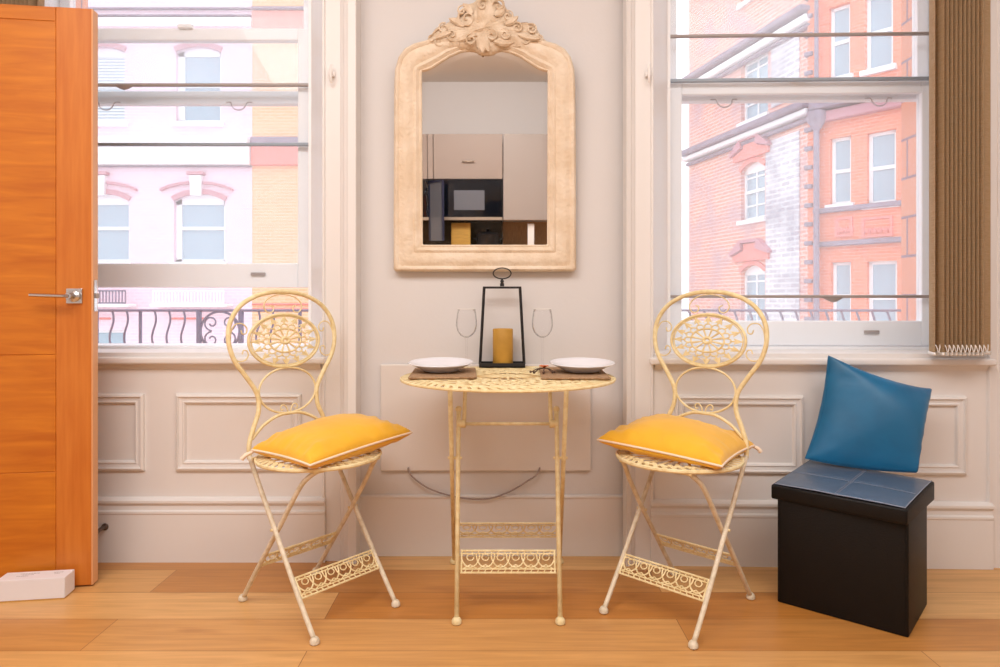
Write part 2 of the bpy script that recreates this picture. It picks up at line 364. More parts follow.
def bay(n, M, xo_in, xo_out, zl_rails, lower_z0, side):
    xl, xr = (-.57, .53) if n == 1 else (-.53, .57)
    tag_n = str(n)
    # below-sill panelled wall
    bm = B(); box(bm, -.62, .62, 0, .34, 0, ZS-.028)
    for s in (-1, 1):
        a, c = sorted((s*.06, s*.54)); frame_mould(bm, a, c, .347, .641, 0, PM)
    o = obj('wall_under_window_'+tag_n, bm, M_trim, M=M); tag(o, kind='structure')
    bm = B(); run_mould(bm, base_profile(), -.632, .632, 0)
    tag(obj('baseboard_window_'+tag_n, bm, M_trim, M=M), kind='structure')
    # architraves: profile (x from inner edge, out)
    for s, wd in ((-1, xo_in), (1, xo_out)):
        pr = [(0, -.02), (0, .004), (.004, .010), (.010, .010), (.014, .002), (.07, .002), (.074, .008), (.084, .014), (.09, .022), (.10, .026), (.106, .030), (wd-.002, .030), (wd, .027), (wd, -.056)]
        bm = B()
        for za, zb, ext in ((0, HC, 0),):
            A = [bm.verts.new((s*(.618+x), -h, za)) for x, h in pr]; C = [bm.verts.new((s*(.618+x), -h, zb)) for x, h in pr]
            k = len(A)
            for i in range(k): bm.faces.new((A[i], A[(i+1) % k], C[(i+1) % k], C[i]))
            bm.faces.new(A); bm.faces.new(C[::-1])
        if n == 2 and s == 1:    # return to the right-hand wall
            box(bm, .755, 1.0, .0, .2, 0, HC)
        tag(obj('trim_'+str(n*2-1+(s > 0)), bm, M_trim, M=M), kind='structure')
    # plinth under architraves flows with baseboard: small block
    # splayed linings
    bm = B()
    for s in (-1, 1):
        xe = xl if s < 0 else xr
        P4 = [(s*.62, -.0), (xe, .165), (xe, .30), (s*.70, .30), (s*.70, 0)]
        a = [bm.verts.new((x, y, ZS-.02)) for x, y in P4]; c = [bm.verts.new((x, y, HC)) for x, y in P4]
        for i in range(5): bm.faces.new((a[i], a[(i+1) % 5], c[(i+1) % 5], c[i]))
        bm.faces.new(a); bm.faces.new(c[::-1])
    box(bm, -.62, .62, 0, .34, 2.78, HC)
    tag(obj('trim_'+str(4+n), bm, M_trim, M=M), kind='structure')
    # the outer masonry around the opening
    bm = B()
    for s in (-1, 1):
        a, c = sorted(((xl+.015 if s < 0 else xr-.015), s*.78)); box(bm, a, c, .30, .445, -.2, HC)
    box(bm, xl+.015, xr-.015, .34, .445, -.2, .75); box(bm, xl+.015, xr-.015, .34, .445, 2.80, HC)
    tag(obj('wall_outer_'+tag_n, bm, M_reveal, M=M), kind='structure')
    # window
    W = empty('window_'+tag_n, M, kind='structure')
    bm = B(); bevbox(bm, -.617, .617, -.004, .20, ZS-.03, ZS-.001, .002, 1)
    bevbox(bm, -.635, .635, -.036, .01, .756, .783, .009, 3)
    run_mould(bm, [(0, .758), (.018, .758), (.012, .746), (.004, .735), (0, .735)], -.615, .615, 0)
    obj('window_sill', bm, M_trim, W)
    bm = B()
    for s in (-1, 1):
        xe = xl if s < 0 else xr; a, c = sorted((xe-s*.012, xe+s*.002)); box(bm, a, c, .165, .30, ZS, 2.78)
    box(bm, xl, xr, .20, .34, ZS-.03, ZS+.012)
    box(bm, xl, xr, .165, .30, 2.74, 2.78)
    obj('window_frame', bm, M_sash, W)
    def sash(z0, z1, y, st, top, bot, nm, mt):
        bm = B()
        for s in (-1, 1):
            xe = (xl+.013) if s < 0 else (xr-.013); a, c = sorted((xe, xe-s*st)); bevbox(bm, a, c, y, y+.042, z0, z1, .004, 2)
        bevbox(bm, xl+.013+st, xr-.013-st, y+.001, y+.041, z1-top, z1, .004, 2)
        bevbox(bm, xl+.013+st, xr-.013-st, y+.001, y+.041, z0, z0+bot, .004, 2)
        o = obj(nm, bm, mt, W)
        bm = B(); box(bm, xl+.01+st, xr-.01-st, y+.018, y+.022, z0+bot, z1-top); obj('pane', bm, M_glass, o)
        return o
    lo = sash(lower_z0, lower_z0+1.075, .205, .055, .05, .10, 'lower_sash', M_sash)
    up = sash(1.826, 2.74, .252, .045, .045, .055, 'upper_sash', M_sash)
    bm = B(); bevbox(bm, .27, .33, .196, .206, lower_z0+.048, lower_z0+.062, .003)
    obj('sash_lift', bm, M_alu, lo)
    bm = B(); bevbox(bm, -.03, .03, .19, .215, lower_z0+1.07, lower_z0+1.086, .003); obj('sash_fastener', bm, M_sash, lo)
    for xc in ((.205, -.35) if n == 1 else (-.28, .35)):
        bm = B(); y = .245
        pts = [(xc-.055, y, 1.83), (xc-.035, y-.004, 1.829), (xc-.028, y-.008, 1.812), (xc-.012, y-.01, 1.797), (xc+.012, y-.01, 1.797), (xc+.028, y-.008, 1.812), (xc+.035, y-.004, 1.829), (xc+.055, y, 1.83)]
        tube(bm, smoothpts(pts, 4), .0026, 6); obj('sash_pull', bm, M_alu, up, smooth=True)
    # secondary glazing
    g = obj('secondary_glazing', (lambda b_: (box(b_, xl+.005, xr-.005, .186, .189, ZS+.01, 2.74), b_)[1])(B()), M_glass2, W)
    for z, t, mt in zl_rails:
        bm = B(); bevbox(bm, xl, xr, .172, .188, z-t/2, z+t/2, .003); obj('glazing_rail', bm, mt, g)
        if t < .016:
            bm = B(); xq = -.235 if n == 1 else .13
            lathe(bm, [(.002, -.018), (.016, -.014), (.034, -.004), (.04, 0)], 12, T(xq, .168, z-.006) @ Matrix.Diagonal((1, .35, 1, 1)))
            if (n == 1 and z > 1.8) or (n == 2 and z < 1.2): obj('glazing_catch', bm, M_alu, g)
            else: bm.free()
    return W
bay(1, MB_L, .135, .137, [(1.882, .012, M_alu), (1.638, .013, M_alub)], 1.052, 1)
bay(2, MB_R, .108, .14, [(2.068, .012, M_alu), (1.888, .014, M_alub), (1.014, .012, M_alu)], .815, 1)

# ------------------------------------------------------------------ oak door at left
dv = Vector((-.990, -.143, 0)); nv = Vector((.143, -.990, 0))       # along the leaf, toward the room
MD = Matrix(((dv.x, nv.x, 0, -1.423), (dv.y, nv.y, 0, 2.326), (0, 0, 1, 0), (0, 0, 0, 1)))
D = empty('door_1', MD, 'open orange oak flush door with chrome lever handle at the left edge', 'door', kind='structure')
def dobj(name, bm, m, par, **k): return obj(name, bm, m, par, **k)
# local: x along leaf from latch edge, y>0 toward room, z up
bm = B()
zs = [.006, .36, .752, 1.86, 2.016]
zs = [.006, 1-172.5/F*2.30, 1-55/F*2.30, 1+281/F*2.29, 2.016]
for a, c in zip(zs, zs[1:]): bevbox(bm, .118, .86, -.04, 0, a+.0012, c-.0012, .0015, 1)
box(bm, .115, .86, -.038, -.003, .006, 2.016)
dobj('door_panel', bm, M_door, D)
bm = B(); bevbox(bm, .003, .116, -.04, 0, .006, 2.016, .0015, 1); dobj('door_stile', bm, M_doorstile, D)
bm = B(); bevbox(bm, -.002, .003, -.0405, .0, .006, 2.016, .001, 1); dobj('edge_lipping', bm, M_dooredge, D)
bm = B(); bevbox(bm, .029, .081, 0, .008, .987, 1.040, .002, 2); hp = dobj('handle_plate', bm, M_chrome, D)
bm = B(); lathe(bm, [(.020, .006), (.020, .014), (.011, .02), (.010, .05), (.0105, .052)], 20, T(.055, 0, 1.0135) @ Matrix.Rotation(-PI/2, 4, 'X'))
pts = [(.055, .048, 1.0135), (.068, .052, 1.0135), (.088, .052, 1.014), (.135, .052, 1.0155), (.173, .051, 1.017)]
tube(bm, smoothpts(pts, 4), .0085, 10, flat=.8); dobj('door_handle', bm, M_chrome, D, smooth='auto')
bm = B(); bevbox(bm, -.004, -.0015, -.033, -.008, .96, 1.07, .001, 1); dobj('latch_plate', bm, M_chrome, D)
bm = B(); bevbox(bm, -.014, -.003, -.027, -.013, 1.006, 1.024, .002, 1); dobj('latch_bolt', bm, M_alu, D)

# door stop on skirting
bm = B(); lathe(bm, [(.013, 0), (.013, .004), (.007, .008), (.007, .05), (.011, .052), (.012, .066), (.009, .072)], 18, T(-1.503, YB-.018, .137) @ Matrix.Rotation(PI/2, 4, 'X'))
tag(obj('door_stop', bm, mat('dark_bronze', '#6e5f57', .35, metal=.7), smooth='auto'), 'small dark round door stop fixed to the skirting beside the orange door', 'door stop')

# ------------------------------------------------------------------ blinds
def blind(M, sgn, label, full):
    R = empty('vertical_blind', M, label, 'blind')
    bm = B(); bevbox(bm, -.25, .36, -.02, .02, 2.86, 2.90, .003); obj('headrail', bm, M_white, R)
    ns = 12
    for i in range(ns):
        x = .0155*i
        ang = math.radians((22 if i == 0 else 2) if i < ns-1 else 50)
        if i == ns-1: x += .028
        prof = []
        K = 8
        for k in range(K+1):
            t = -1+2*k/K; px = -.006*math.cos(t*PI/2)
            q = Vector((px, t*.0445)); c_, s_ = math.cos(-ang), math.sin(-ang)
            prof.append((x+q.x*c_-q.y*s_, q.x*s_+q.y*c_))
        bm = B(); zt, zb = 2.86, .80
        rows = [[bm.verts.new(((p[0]+off)*sgn, p[1], z)) for p in prof] for off, z in ((0, zb), (0, zt), (.0009, zt), (.0009, zb))]
        for r_ in range(4):
            for k in range(K): bm.faces.new((rows[r_][k], rows[r_][k+1], rows[(r_+1) % 4][k+1], rows[(r_+1) % 4][k]))
        for k in (0, K): bm.faces.new([rows[r_][k] for r_ in range(4)])
        sl = obj('slat', bm, M_blind, R, smooth='auto')
        bm = B()
        tube(bm, [((p[0])*sgn, p[1], .806) for p in prof], .0042, 6, flat=1.6, up=(0, 0, 1))
        p = prof[0]; p2 = (p[0]+.0155, p[1]) 
        tube(bm, smoothpts([(p[0]*sgn, p[1]-.003, .84), ((p[0]+.004)*sgn, p[1]-.006, .828), ((p[0]+.008)*sgn, p[1]-.007, .812), ((p[0]+.013)*sgn, p[1]-.006, .826), (p2[0]*sgn, p2[1]-.003, .84)], 3), .0017, 5)
        obj('slat_weight', bm, M_bead, sl, smooth=True)
    if full:
        bm = B()
        cx, cy = .225, -.05
        loop = [(cx-.024, cy, 1.3), (cx-.024, cy, .80), (cx-.022, cy, .755), (cx-.008, cy, .705), (cx+.012, cy, .70), (cx+.028, cy, .74), (cx+.03, cy, .80), (cx+.03, cy, 1.3)]
        P = smoothpts(loop, 10); 
        dist = 0; last = P[0]
        for p in P:
            while (p-last).length > .0062:
                last = last+(p-last).normalized()*.0062
                lathe(bm, [(.0005, -.0022), (.0022, -.001), (.0022, .001), (.0005, .0022)], 6, Matrix.Translation(last))
        tube(bm, [(loop[0][0], cy, 1.3), (loop[0][0], cy, 2.87)], .001, 4); tube(bm, [(loop[-1][0], cy, 1.3), (loop[-1][0], cy, 2.87)], .001, 4)
        tube(bm, P, .0008, 4)
        obj('bead_chain', bm, M_bead, R, smooth=True)
blind(T(1.572, 2.425), 1, 'tan fabric vertical blind bunched at the right edge of the right window', True)
blind(T(-1.68, 2.44), -1, 'tan vertical blind bunched behind the open orange door', False)

for nm, x, y, yw in (('l', 331, 75, 2.552), ('r', 649, 75, 2.523)):
    X = (x-500)/F*(yw-.02); z = 1+(300-y)/F*yw
    bm = B(); bevbox(bm, X-.012, X+.012, yw-.016, yw, z-.010, z+.010, .004)
    pts = [(X, yw-.016, z-.034), (X, yw-.024, z-.018), (X, yw-.024, z+.018), (X, yw-.016, z+.034)]
    tube(bm, smoothpts(pts, 4), .005, 8)
    tag(obj('cord_cleat', bm, M_white, smooth='auto'), 'small white cord cleat on the trim of the %s window' % ('left' if nm == 'l' else 'right'), 'cleat', 'cord cleats')

# ------------------------------------------------------------------ heater panel + cord
H = empty('heater_panel', (-.02, YP, .5), 'flat white electric heater panel on the wall behind the bistro table', 'heater')
H.location = (0, 0, 0)
hx0, hx1 = (379-500)/F*2.57, (592-500)/F*2.57; hz0, hz1 = 1-173/F*2.57, 1-65/F*2.57
bm = B(); bevbox(bm, hx0, hx1, YP-.015, YP-.004, hz0, hz1, .005, 3); obj('front_panel', bm, M_heater, H)
for xx in (hx0+.12, hx1-.12):
    bm = B(); box(bm, xx-.02, xx+.02, YP-.006, YP, hz0+.05, hz1-.05); obj('bracket', bm, M_white, H)
bm = B(); tube(bm, smoothpts([((x-500)/F*2.58, YP-.022, 1-(y-300)/F*2.58) for i, (x, y) in enumerate(((408, 468), (410, 475), (425, 487), (445, 495), (470, 499.5), (490, 499), (510, 492), (530, 480), (537, 475), (540, 468)))], 5), .0033, 8)
obj('power_cord', bm, M_cord, H, smooth=True)

# ------------------------------------------------------------------ mirror
MM = T(-.0585, YP-.012, 1.112) @ Matrix.Rotation(math.radians(2.5), 4, 'X')
MR = empty('wall_mirror', MM, 'cream carved plaster wall mirror with a scrolled crest above the table', 'mirror')
sc = 2.575/F
def mp_(x, y): return ((x-485)*sc, (271.5-y)*sc)
outer_half = [(0, 271.5), (35, 271.5), (70, 271.5), (89.5, 271.3), (91.2, 269), (91, 230), (90.5, 180), (90, 130), (89.5, 90), (88.5, 72), (85, 60), (79, 52), (70, 47), (58, 44), (44, 38), (28, 32), (14, 29), (0, 28)]
inner_half = [(0, 245), (30, 245), (50, 245), (61.5, 245), (62.5, 244), (62.5, 215), (62.5, 180), (62.5, 140), (62.5, 100), (62.5, 76), (61.8, 73.3), (58, 73), (52, 70.5), (45, 66), (35, 59.5), (24, 55), (12, 53.2), (0, 53)]
def mirror_ring(half):
    r = [Vector(((dx)*sc, 0, (271.5-y)*sc)) for dx, y in half]
    l = [Vector((-v.x, 0, v.z)) for v in r[1:-1]][::-1]
    return r+l
RO, RI = mirror_ring(outer_half), mirror_ring(inner_half)
prof = [(0, 0), (-.01, .016), (.02, .026), (.08, .031), (.14, .030), (.20, .024), (.26, .026), (.34, .030), (.46, .031), (.58, .028), (.66, .022), (.70, .021), (.74, .025), (.80, .026), (.86, .021), (.92, .016), (.96, .018), (1, .014), (1.0, .004)]
bm = B()
rings = []
for t, h in prof:
    rings.append([a.lerp(b_, t)+Vector((0, -h, 0)) for a, b_ in zip(RO, RI)])
loft(bm, rings)
# back plate
a = [bm.verts.new(v) for v in RO]; bm.faces.new(a)
mf = obj('mirror_frame', bm, M_frame, MR, smooth='auto')
# beads along outer-inner ridge (carved texture)
bm = B()
bevel = .045
RI2 = []
cx_, cz_ = 0, (271.5-150)*sc
for v in RI:
    d = Vector((v.x-cx_, 0, v.z-cz_)); RI2.append(Vector((v.x-.016*(1 if v.x > 1e-4 else (-1 if v.x < -1e-4 else 0)), 0, v.z-(.016 if v.z > cz_ else -.016))))
loft(bm, [[v+Vector((0, -.0083, 0)) for v in RI], [v+Vector((0, -.0085, 0)) for v in RI2]])
f = [bm.verts.new(v+Vector((0, -.0085, 0))) for v in RI2]; bm.faces.new(f)
obj('mirror_glass', bm, M_mirror, MR)

# crest relief
def crestz(x, y): return mp_(x, y)
sil = [(424, 47), (430, 42), (433, 37), (438, 31), (446, 28), (453, 23.5), (459, 20), (463, 16), (464.5, 11), (469, 8.5), (474, 7), (479, 3), (485, 1.5), (490, 1), (496, 3.5), (500, 8), (505, 11), (508, 14.5), (513, 20), (518, 26), (524, 29), (529, 27), (534, 29), (538, 35), (542, 41), (546, 47), (520, 52), (500, 54), (494, 57), (488, 58), (480, 57), (474, 54), (450, 52)]
cp = smoothpts([Vector((mp_(x, y)[0], 0, mp_(x, y)[1])) for x, y in sil], 3, closed=True)
cen = Vector((mp_(485, 34)[0], 0, mp_(485, 34)[1]))
bm = B(); rings = []
for t, h in ((0, 0), (0, .016), (.06, .024), (.15, .029), (.3, .032), (.5, .036), (.7, .040), (.9, .043), (.999, .044)):
    ring = []
    for v in cp:
        p = v.lerp(cen, t)
        hh = h+(.007*noise.noise(Vector((p.x*60, 3, p.z*60)))+.004*noise.noise(Vector((p.x*130, 8, p.z*130))) if t > 0 else 0)
        ring.append(p+Vector((0, -hh, 0)))
    rings.append(ring)
loft(bm, rings)
def spiral(cx, cy, r0, turns, a0, dirn, r=.0034, h=.036, tail=None):
    pts = []
    n = int(16*turns)
    for i in range(n+1):
        t = i/n; a = a0+dirn*turns*2*PI*(t); rr = r0*(1-.86*t)
        x, y = cx+rr*math.cos(a), cy-rr*math.sin(a)
        X, Z = mp_(x, y); pts.append(Vector((X, -h-.004*math.sin(t*PI), Z)))
    if tail:
        pts = smoothpts([Vector((mp_(x, y)[0], -h+.006, mp_(x, y)[1])) for x, y in tail]+[pts[0]], 5)[:-1]+pts
    m_ = len(pts)
    tube(bm, pts, [r*(.55+.6*(1-abs(2*i/m_-1))) for i in range(m_)], 7)
for args in (
    (468, 24, 10, 1.5, PI*.5, 1, .0042, .036, [(447, 34), (455, 30), (461, 20)]),
    (463, 17, 6, 1.2, 0, 1, .0036),
    (445, 33, 5.5, 1.4, PI*.4, 1, .0034, .030, [(428, 45), (434, 38)]),
    (453, 40, 6, 1.3, -PI*.4, -1, .0032, .034),
    (472, 45, 6.5, 1.5, PI*.2, 1, .0036, .04, [(459, 50), (463, 42)]),
    (492, 41, 7, 1.4, PI*.9, -1, .0036, .04, [(500, 22), (502, 30), (498, 36)]),
    (505, 40, 6.5, 1.5, PI*.7, -1, .0036, .038),
    (499, 12, 7, 1.2, PI, -1, .0042, .036, [(484, 6), (489, 4)]),
    (508, 22, 6, 1.3, PI*.6, -1, .0034, .034),
    (517, 33, 5.5, 1.4, PI*.6, -1, .0034, .034, [(506, 26), (511, 28)]),
    (531, 34, 5.5, 1.5, PI*.6, -1, .0034, .030, [(519, 30), (525, 29)]),
    (539, 43, 4, 1.2, PI*.6, -1, .003, .026),
    (433, 43, 4, 1.2, PI*.4, 1, .003, .026),
    (483, 12, 6, 1.1, PI*.3, 1, .004, .038),
    (526, 44, 5, 1.2, PI*1.1, 1, .003, .03, [(510, 50), (518, 50)]),
    (440, 46, 5, 1.2, -PI*.1, -1, .003, .028, [(462, 51), (450, 51)])):
    spiral(*args)
def leaf(x0, y0, x1, y1, wd, h=.038):
    A = Vector((x0, y0)); C = Vector((x1, y1)); d = (C-A); n_ = Vector((-d.y, d.x)).normalized()
    rows = []
    for i in range(8):
        t = i/7; c_ = A+d*t+n_*math.sin(t*PI)*wd*.25; ww = wd*math.sin(PI*min(1, t*.85+.12))**.8
        row = []
        for k in range(5):
            q = (k-2)/2; p = c_+n_*ww*q; X, Z = mp_(p.x, p.y)
            row.append(Vector((X, -h-.007*(1-q*q)+.006*(t**2)+(.003 if k == 2 else 0), Z)))
        rows.append(row)
    loft(bm, rows, closed=False)
for l in ((485, 32, 478, 8, 5), (485, 32, 490, 6, 6), (484, 34, 470, 38, 4), (486, 34, 502, 34, 4), (485, 40, 483, 57, 6), (485, 38, 489, 56, 5), (476, 40, 458, 46, 4), (494, 46, 514, 47, 4), (465, 32, 450, 24, 3.5), (505, 30, 518, 22, 3.5), (452, 38, 436, 44, 3), (518, 40, 540, 44, 3), (495, 22, 505, 12, 4), (473, 20, 464, 10, 4), (486, 24, 476, 28, 4), (487, 22, 498, 26, 4)):
    leaf(*l)
obj('crest', bm, M_frame2, MR, smooth='auto')

# ------------------------------------------------------------------ soft things
def pillow(bm, c00, c10, c11, c01, up, thick, n=26, concave=.05, wr=.004, seed=0, bottom=.5, rest=None, pw=.55, c0=None):
    c = [Vector(p) for p in (c00, c10, c11, c01)]; up = Vector(up).normalized()
    cen = sum(c, Vector())/4
    def base(u, v):   # 0..1
        a, b_ = c[0].lerp(c[1], u), c[3].lerp(c[2], u); p = a.lerp(b_, v)
        # pull edge middles inward
        eu, ev = 4*u*(1-u), 4*v*(1-v)
        pu = (c[1]-c[0]+c[2]-c[3])/2; pv = (c[3]-c[0]+c[2]-c[1])/2
        p = p+pv*(concave if (c0 is None or v > .5) else c0)*eu*(1-2*v)*abs(1-2*v)+pu*concave*ev*(1-2*u)*abs(1-2*u)
        return p
    def side(sg, fac):
        rows = []
        for j in range(n+1):
            row = []
            for i in range(n+1):
                # denser near edges
                u = .5-.5*math.cos(PI*i/n); v = .5-.5*math.cos(PI*j/n)
                eu, ev = max(0, 4*u*(1-u)), max(0, 4*v*(1-v))
                h = (eu**pw)*(ev**pw)
                h = .62*h+.38*min(eu, ev)**pw; h = h*(.82+.18*eu*ev)
                p = base(u, v)
                k = (1-h)*min(1, h*6)
                wrk = wr*k*(math.sin(u*46+seed)*(1-ev)*1.6+math.sin(v*40+seed*2)*(1-eu)*1.6+2.2*noise.noise(p*22+Vector((seed, 0, 0))))*min(1, 6*eu*ev)
                row.append(p+up*(sg*(h*thick*fac)+wrk*(1 if sg > 0 else .4)))
            rows.append(row)
        return rows
    top, bot = side(1, 1-bottom), side(-1, bottom)
    if rest:
        for row in bot:
            for p in row:
                d_ = (Vector((p.x, p.y))-Vector(rest[:2])).length
                p.z = max(p.z, rest[2]-max(0, d_-.198)*6)
    V = {}
    for nm, rows in (('t', top), ('b', bot)):
        for j in range(n+1):
            for i in range(n+1):
                edge = i in (0, n) or j in (0, n)
                if edge and nm == 'b': V[nm, i, j] = V['t', i, j]; continue
                V[nm, i, j] = bm.verts.new(base(.5-.5*math.cos(PI*i/n), .5-.5*math.cos(PI*j/n)) if edge else rows[j][i])
    for nm in 'tb':
        for j in range(n):
            for i in range(n):
                q = (V[nm, i, j], V[nm, i+1, j], V[nm, i+1, j+1], V[nm, i, j+1])
                bm.faces.new(q if nm == 't' else q[::-1])
    edge = [base(.5-.5*math.cos(PI*i/n), 0) for i in range(n)]+[base(1, .5-.5*math.cos(PI*i/n)) for i in range(n)]
    edge += [base(.5+.5*math.cos(PI*i/n), 1) for i in range(n)]+[base(0, .5+.5*math.cos(PI*i/n)) for i in range(n)]
    return edge

# ------------------------------------------------------------------ bistro chairs
def lattice(bm, x0, x1, z0, z1, yf, rr=.0026):
    """pierced strip between two legs: double rails with a row of overlapping scallops; yf(z) gives its lean"""
    P = lambda x, z: Vector((x, yf(z), z))
    h = z1-z0
    for z in (z0, z0+.16*h, z1-.14*h, z1):
        tube(bm, [P(x0, z), P(x1, z)], rr*(1.25 if z in (z0, z1) else .9), 6)
    for x in (x0+.004, x1-.004): tube(bm, [P(x, z0), P(x, z1)], rr*1.3, 6)
    n = 6; wd = (x1-x0-.016)/n
    for i in range(n):
        cx = x0+.008+wd*(i+.5)
        arc = [P(cx+wd*.62*math.cos(a), z1-.16*h-(.60*h)*math.sin(a)) for a in [PI*k/10 for k in range(11)]]
        arc = [p for p in arc if x0 < p.x < x1]
        tube(bm, arc, rr*1.0, 5)
        c2 = [P(cx+wd*.24*math.cos(a), z1-.30*h-.15*h*math.sin(a)) for a in [2*PI*k/10 for k in range(10)]]
        tube(bm, c2, rr*.8, 5, closed=True)
        tube(bm, [P(cx-wd*.5, z0+.16*h), P(cx, z0+.36*h), P(cx+wd*.5, z0+.16*h)], rr*.8, 5)
    for i in range(14):
        x = x0+.006+(x1-x0-.012)*(i+.5)/14
        tube(bm, [P(x, z1), P(x, z1-.14*h)], rr*.8, 4)
        tube(bm, [P(x-.003, z0), P(x+.003, z0+.16*h)], rr*.8, 4)

def slat_ring(bm, r0, r1, z, n, th=.0028, wd=.005, skew=.10, oval=1.0, drop=.001):
    for k in range(n):
        a = 2*PI*k/n; a2 = a+skew
        p0 = Vector((r0*math.cos(a), r0*math.sin(a)*oval, z)); p1 = Vector((r1*math.cos(a2), r1*math.sin(a2)*oval, z-drop))
        d = (p1-p0).normalized(); nn = Vector((-d.y, d.x, 0))*wd/2
        v = [bm.verts.new(p) for p in (p0-nn+Vector((0, 0, -th)), p0+nn+Vector((0, 0, -th)), p1+nn+Vector((0, 0, -th)), p1-nn+Vector((0, 0, -th)), p0-nn, p0+nn, p1+nn, p1-nn)]
        for f in ((0, 1, 2, 3), (7, 6, 5, 4), (0, 4, 5, 1), (1, 5, 6, 2), (2, 6, 7, 3), (3, 7, 4, 0)): bm.faces.new([v[i] for i in f])
def ringt(bm, r, z, rr, n=56, oval=1.0, seg=7, flat=1.0):
    tube(bm, [(r*math.cos(2*PI*k/n), r*oval*math.sin(2*PI*k/n), z) for k in range(n)], rr, seg, closed=True, flat=flat, up=(0, 0, 1))

def foot(M, r=.0135):
    bm = B(); lathe(bm, [(r*.75, 0), (r*1.05, .003), (r*1.08, .011), (r*.85, .017), (r*.55, .021)], 14, M); return bm

def make_chair():
    R = empty('bistro_chair', Matrix.Identity(4))
    sz = .494
    for s in (-1, 1):
        # leg that runs from the front foot up and back to the backrest
        bm = B(); tube(bm, smoothpts([(s*.155, .207, .012), (s*.155, .118, .125), (s*.154, -.002, .286), (s*.154, -.102, .422), (s*.155, -.148, .492)], 4), .0077, 9)
        l = obj('leg', bm, M_creamleg, R, smooth=True); obj('foot_cap', foot(T(s*.155, .209, 0)), M_creamleg, l, smooth='auto')
        bm = B(); tube(bm, smoothpts([(s*.142, -.212, .012), (s*.142, -.115, .14), (s*.140, -.002, .286), (s*.138, .078, .395), (s*.132, .115, .446), (s*.120, .150, .478), (s*.108, .165, .489)], 5), .0077, 9)
        l = obj('leg', bm, M_creamleg, R, smooth=True); obj('foot_cap', foot(T(s*.142, -.214, 0)), M_creamleg, l, smooth='auto')
        bm = B(); tube(bm, [(s*.130, -.006, .286), (s*.166, -.006, .286)], .0045, 8)
        obj('pivot_pin', bm, M_cream, R, smooth='auto')
    # seat
    bm = B(); ringt(bm, .198, sz-.003, .0052, oval=.98, flat=1.2); ringt(bm, .165, sz+.001, .003, oval=.98)
    slat_ring(bm, .155, .198, sz+.005, 40, oval=.98, wd=.014, skew=.16, drop=.006)
    slat_ring(bm, .165, .05, sz+.003, 22, wd=.008, skew=.35, oval=.98); ringt(bm, .05, sz, .004)
    lathe(bm, [(.001, sz-.002), (.05, sz-.001), (.05, sz+.002), (.001, sz+.003)], 24)
    tube(bm, [(-.155, -.146, sz-.008), (.155, -.146, sz-.008)], .0055, 8)
    tube(bm, [(-.125, .150, sz-.010), (.125, .150, sz-.010)], .0055, 8)
    bmesh.ops.translate(bm, vec=(0, .012, 0), verts=bm.verts)
    obj('seat', bm, M_cream, R, smooth='auto')
    # backrest: plane y(z)
    yb = lambda z: -.150-.105*(z-.5)
    half = [(.155, .484), (.154, .53), (.136, .58), (.114, .635), (.117, .69), (.150, .745), (.190, .805), (.206, .868), (.196, .930), (.155, .984), (.085, 1.018), (0, 1.029)]
    full = half+[(-x, z) for x, z in half[:-1]][::-1]
    bm = B(); tube(bm, smoothpts([(x, yb(z) if z > .5 else -.149, z) for x, z in full], 5), .0078, 9); obj('back_frame', bm, M_cream, R, smooth=True)
    P = lambda x, z, o=0: Vector((x, yb(z)+o, z))
    # medallion
    mz, ma, mb = .860, .137, .090
    bm = B()
    E = lambda a, k: P(ma*k*math.cos(a), mz+mb*k*math.sin(a))
    tube(bm, [E(2*PI*k/44, 1) for k in range(44)], .0052, 8, closed=True, up=(0, 1, 0))
    tube(bm, [E(2*PI*k/44, .93) for k in range(44)], .0025, 5, closed=True, up=(0, 1, 0))
    md = obj('medallion', bm, M_cream, R, smooth=True)
    bm = B()
    tube(bm, [E(2*PI*k/36, .45) for k in range(36)], .0036, 5, closed=True, up=(0, 1, 0))
    tube(bm, [E(2*PI*k/36, .10) for k in range(36)], .0062, 6, closed=True, up=(0, 1, 0))
    for k in range(12):
        a = 2*PI*(k+.5)/12
        tube(bm, [E(a, .08), E(a, .25), E(a, .46)], [.0020, .0030, .0044], 6)
    for k in range(16):
        a = 2*PI*k/16
        # scallops round the rosette
        tube(bm, smoothpts([E(a-.196, .46), E(a-.15, .58), E(a, .64), E(a+.15, .58), E(a+.196, .46)], 3), .0024, 5)
        # fleur-de-lis spikes
        tube(bm, [E(a, .60), E(a, .95)], .0028, 5)
        pts = [E(a, .94), E(a-.075, .82), E(a-.165, .70), E(a-.05, .73), E(a, .62), E(a+.05, .73), E(a+.165, .70), E(a+.075, .82)]
        f_ = [bm.verts.new(p+Vector((0, .0016, 0))) for p in pts]; g_ = [bm.verts.new(p-Vector((0, .0016, 0))) for p in pts]
        bm.faces.new(f_); bm.faces.new(g_[::-1])
        for i in range(8): bm.faces.new((f_[i], g_[i], g_[(i+1) % 8], f_[(i+1) % 8]))
    obj('rosette', bm, M_cream, md, smooth='auto')
    # ring under the medallion, arch and little double scroll
    bm = B(); tube(bm, [P(.110*math.cos(2*PI*k/40), .690+.077*math.sin(2*PI*k/40)) for k in range(40)], .0038, 7, closed=True, up=(0, 1, 0))
    obj('back_ring', bm, M_cream, R, smooth=True)
    bm = B(); tube(bm, smoothpts([P(-.143, .545), P(-.10, .583), P(-.045, .608), P(0, .611), P(.045, .608), P(.10, .583), P(.143, .545)], 5), .0055, 8)
    obj('back_arch', bm, M_cream, R, smooth=True)
    def scr(pts, r=.0023):
        bm = B(); tube(bm, smoothpts([P(x, z) for x, z in pts], 5), r, 6, up=(0, 1, 0)); obj('scroll', bm, M_cream, R, smooth=True)
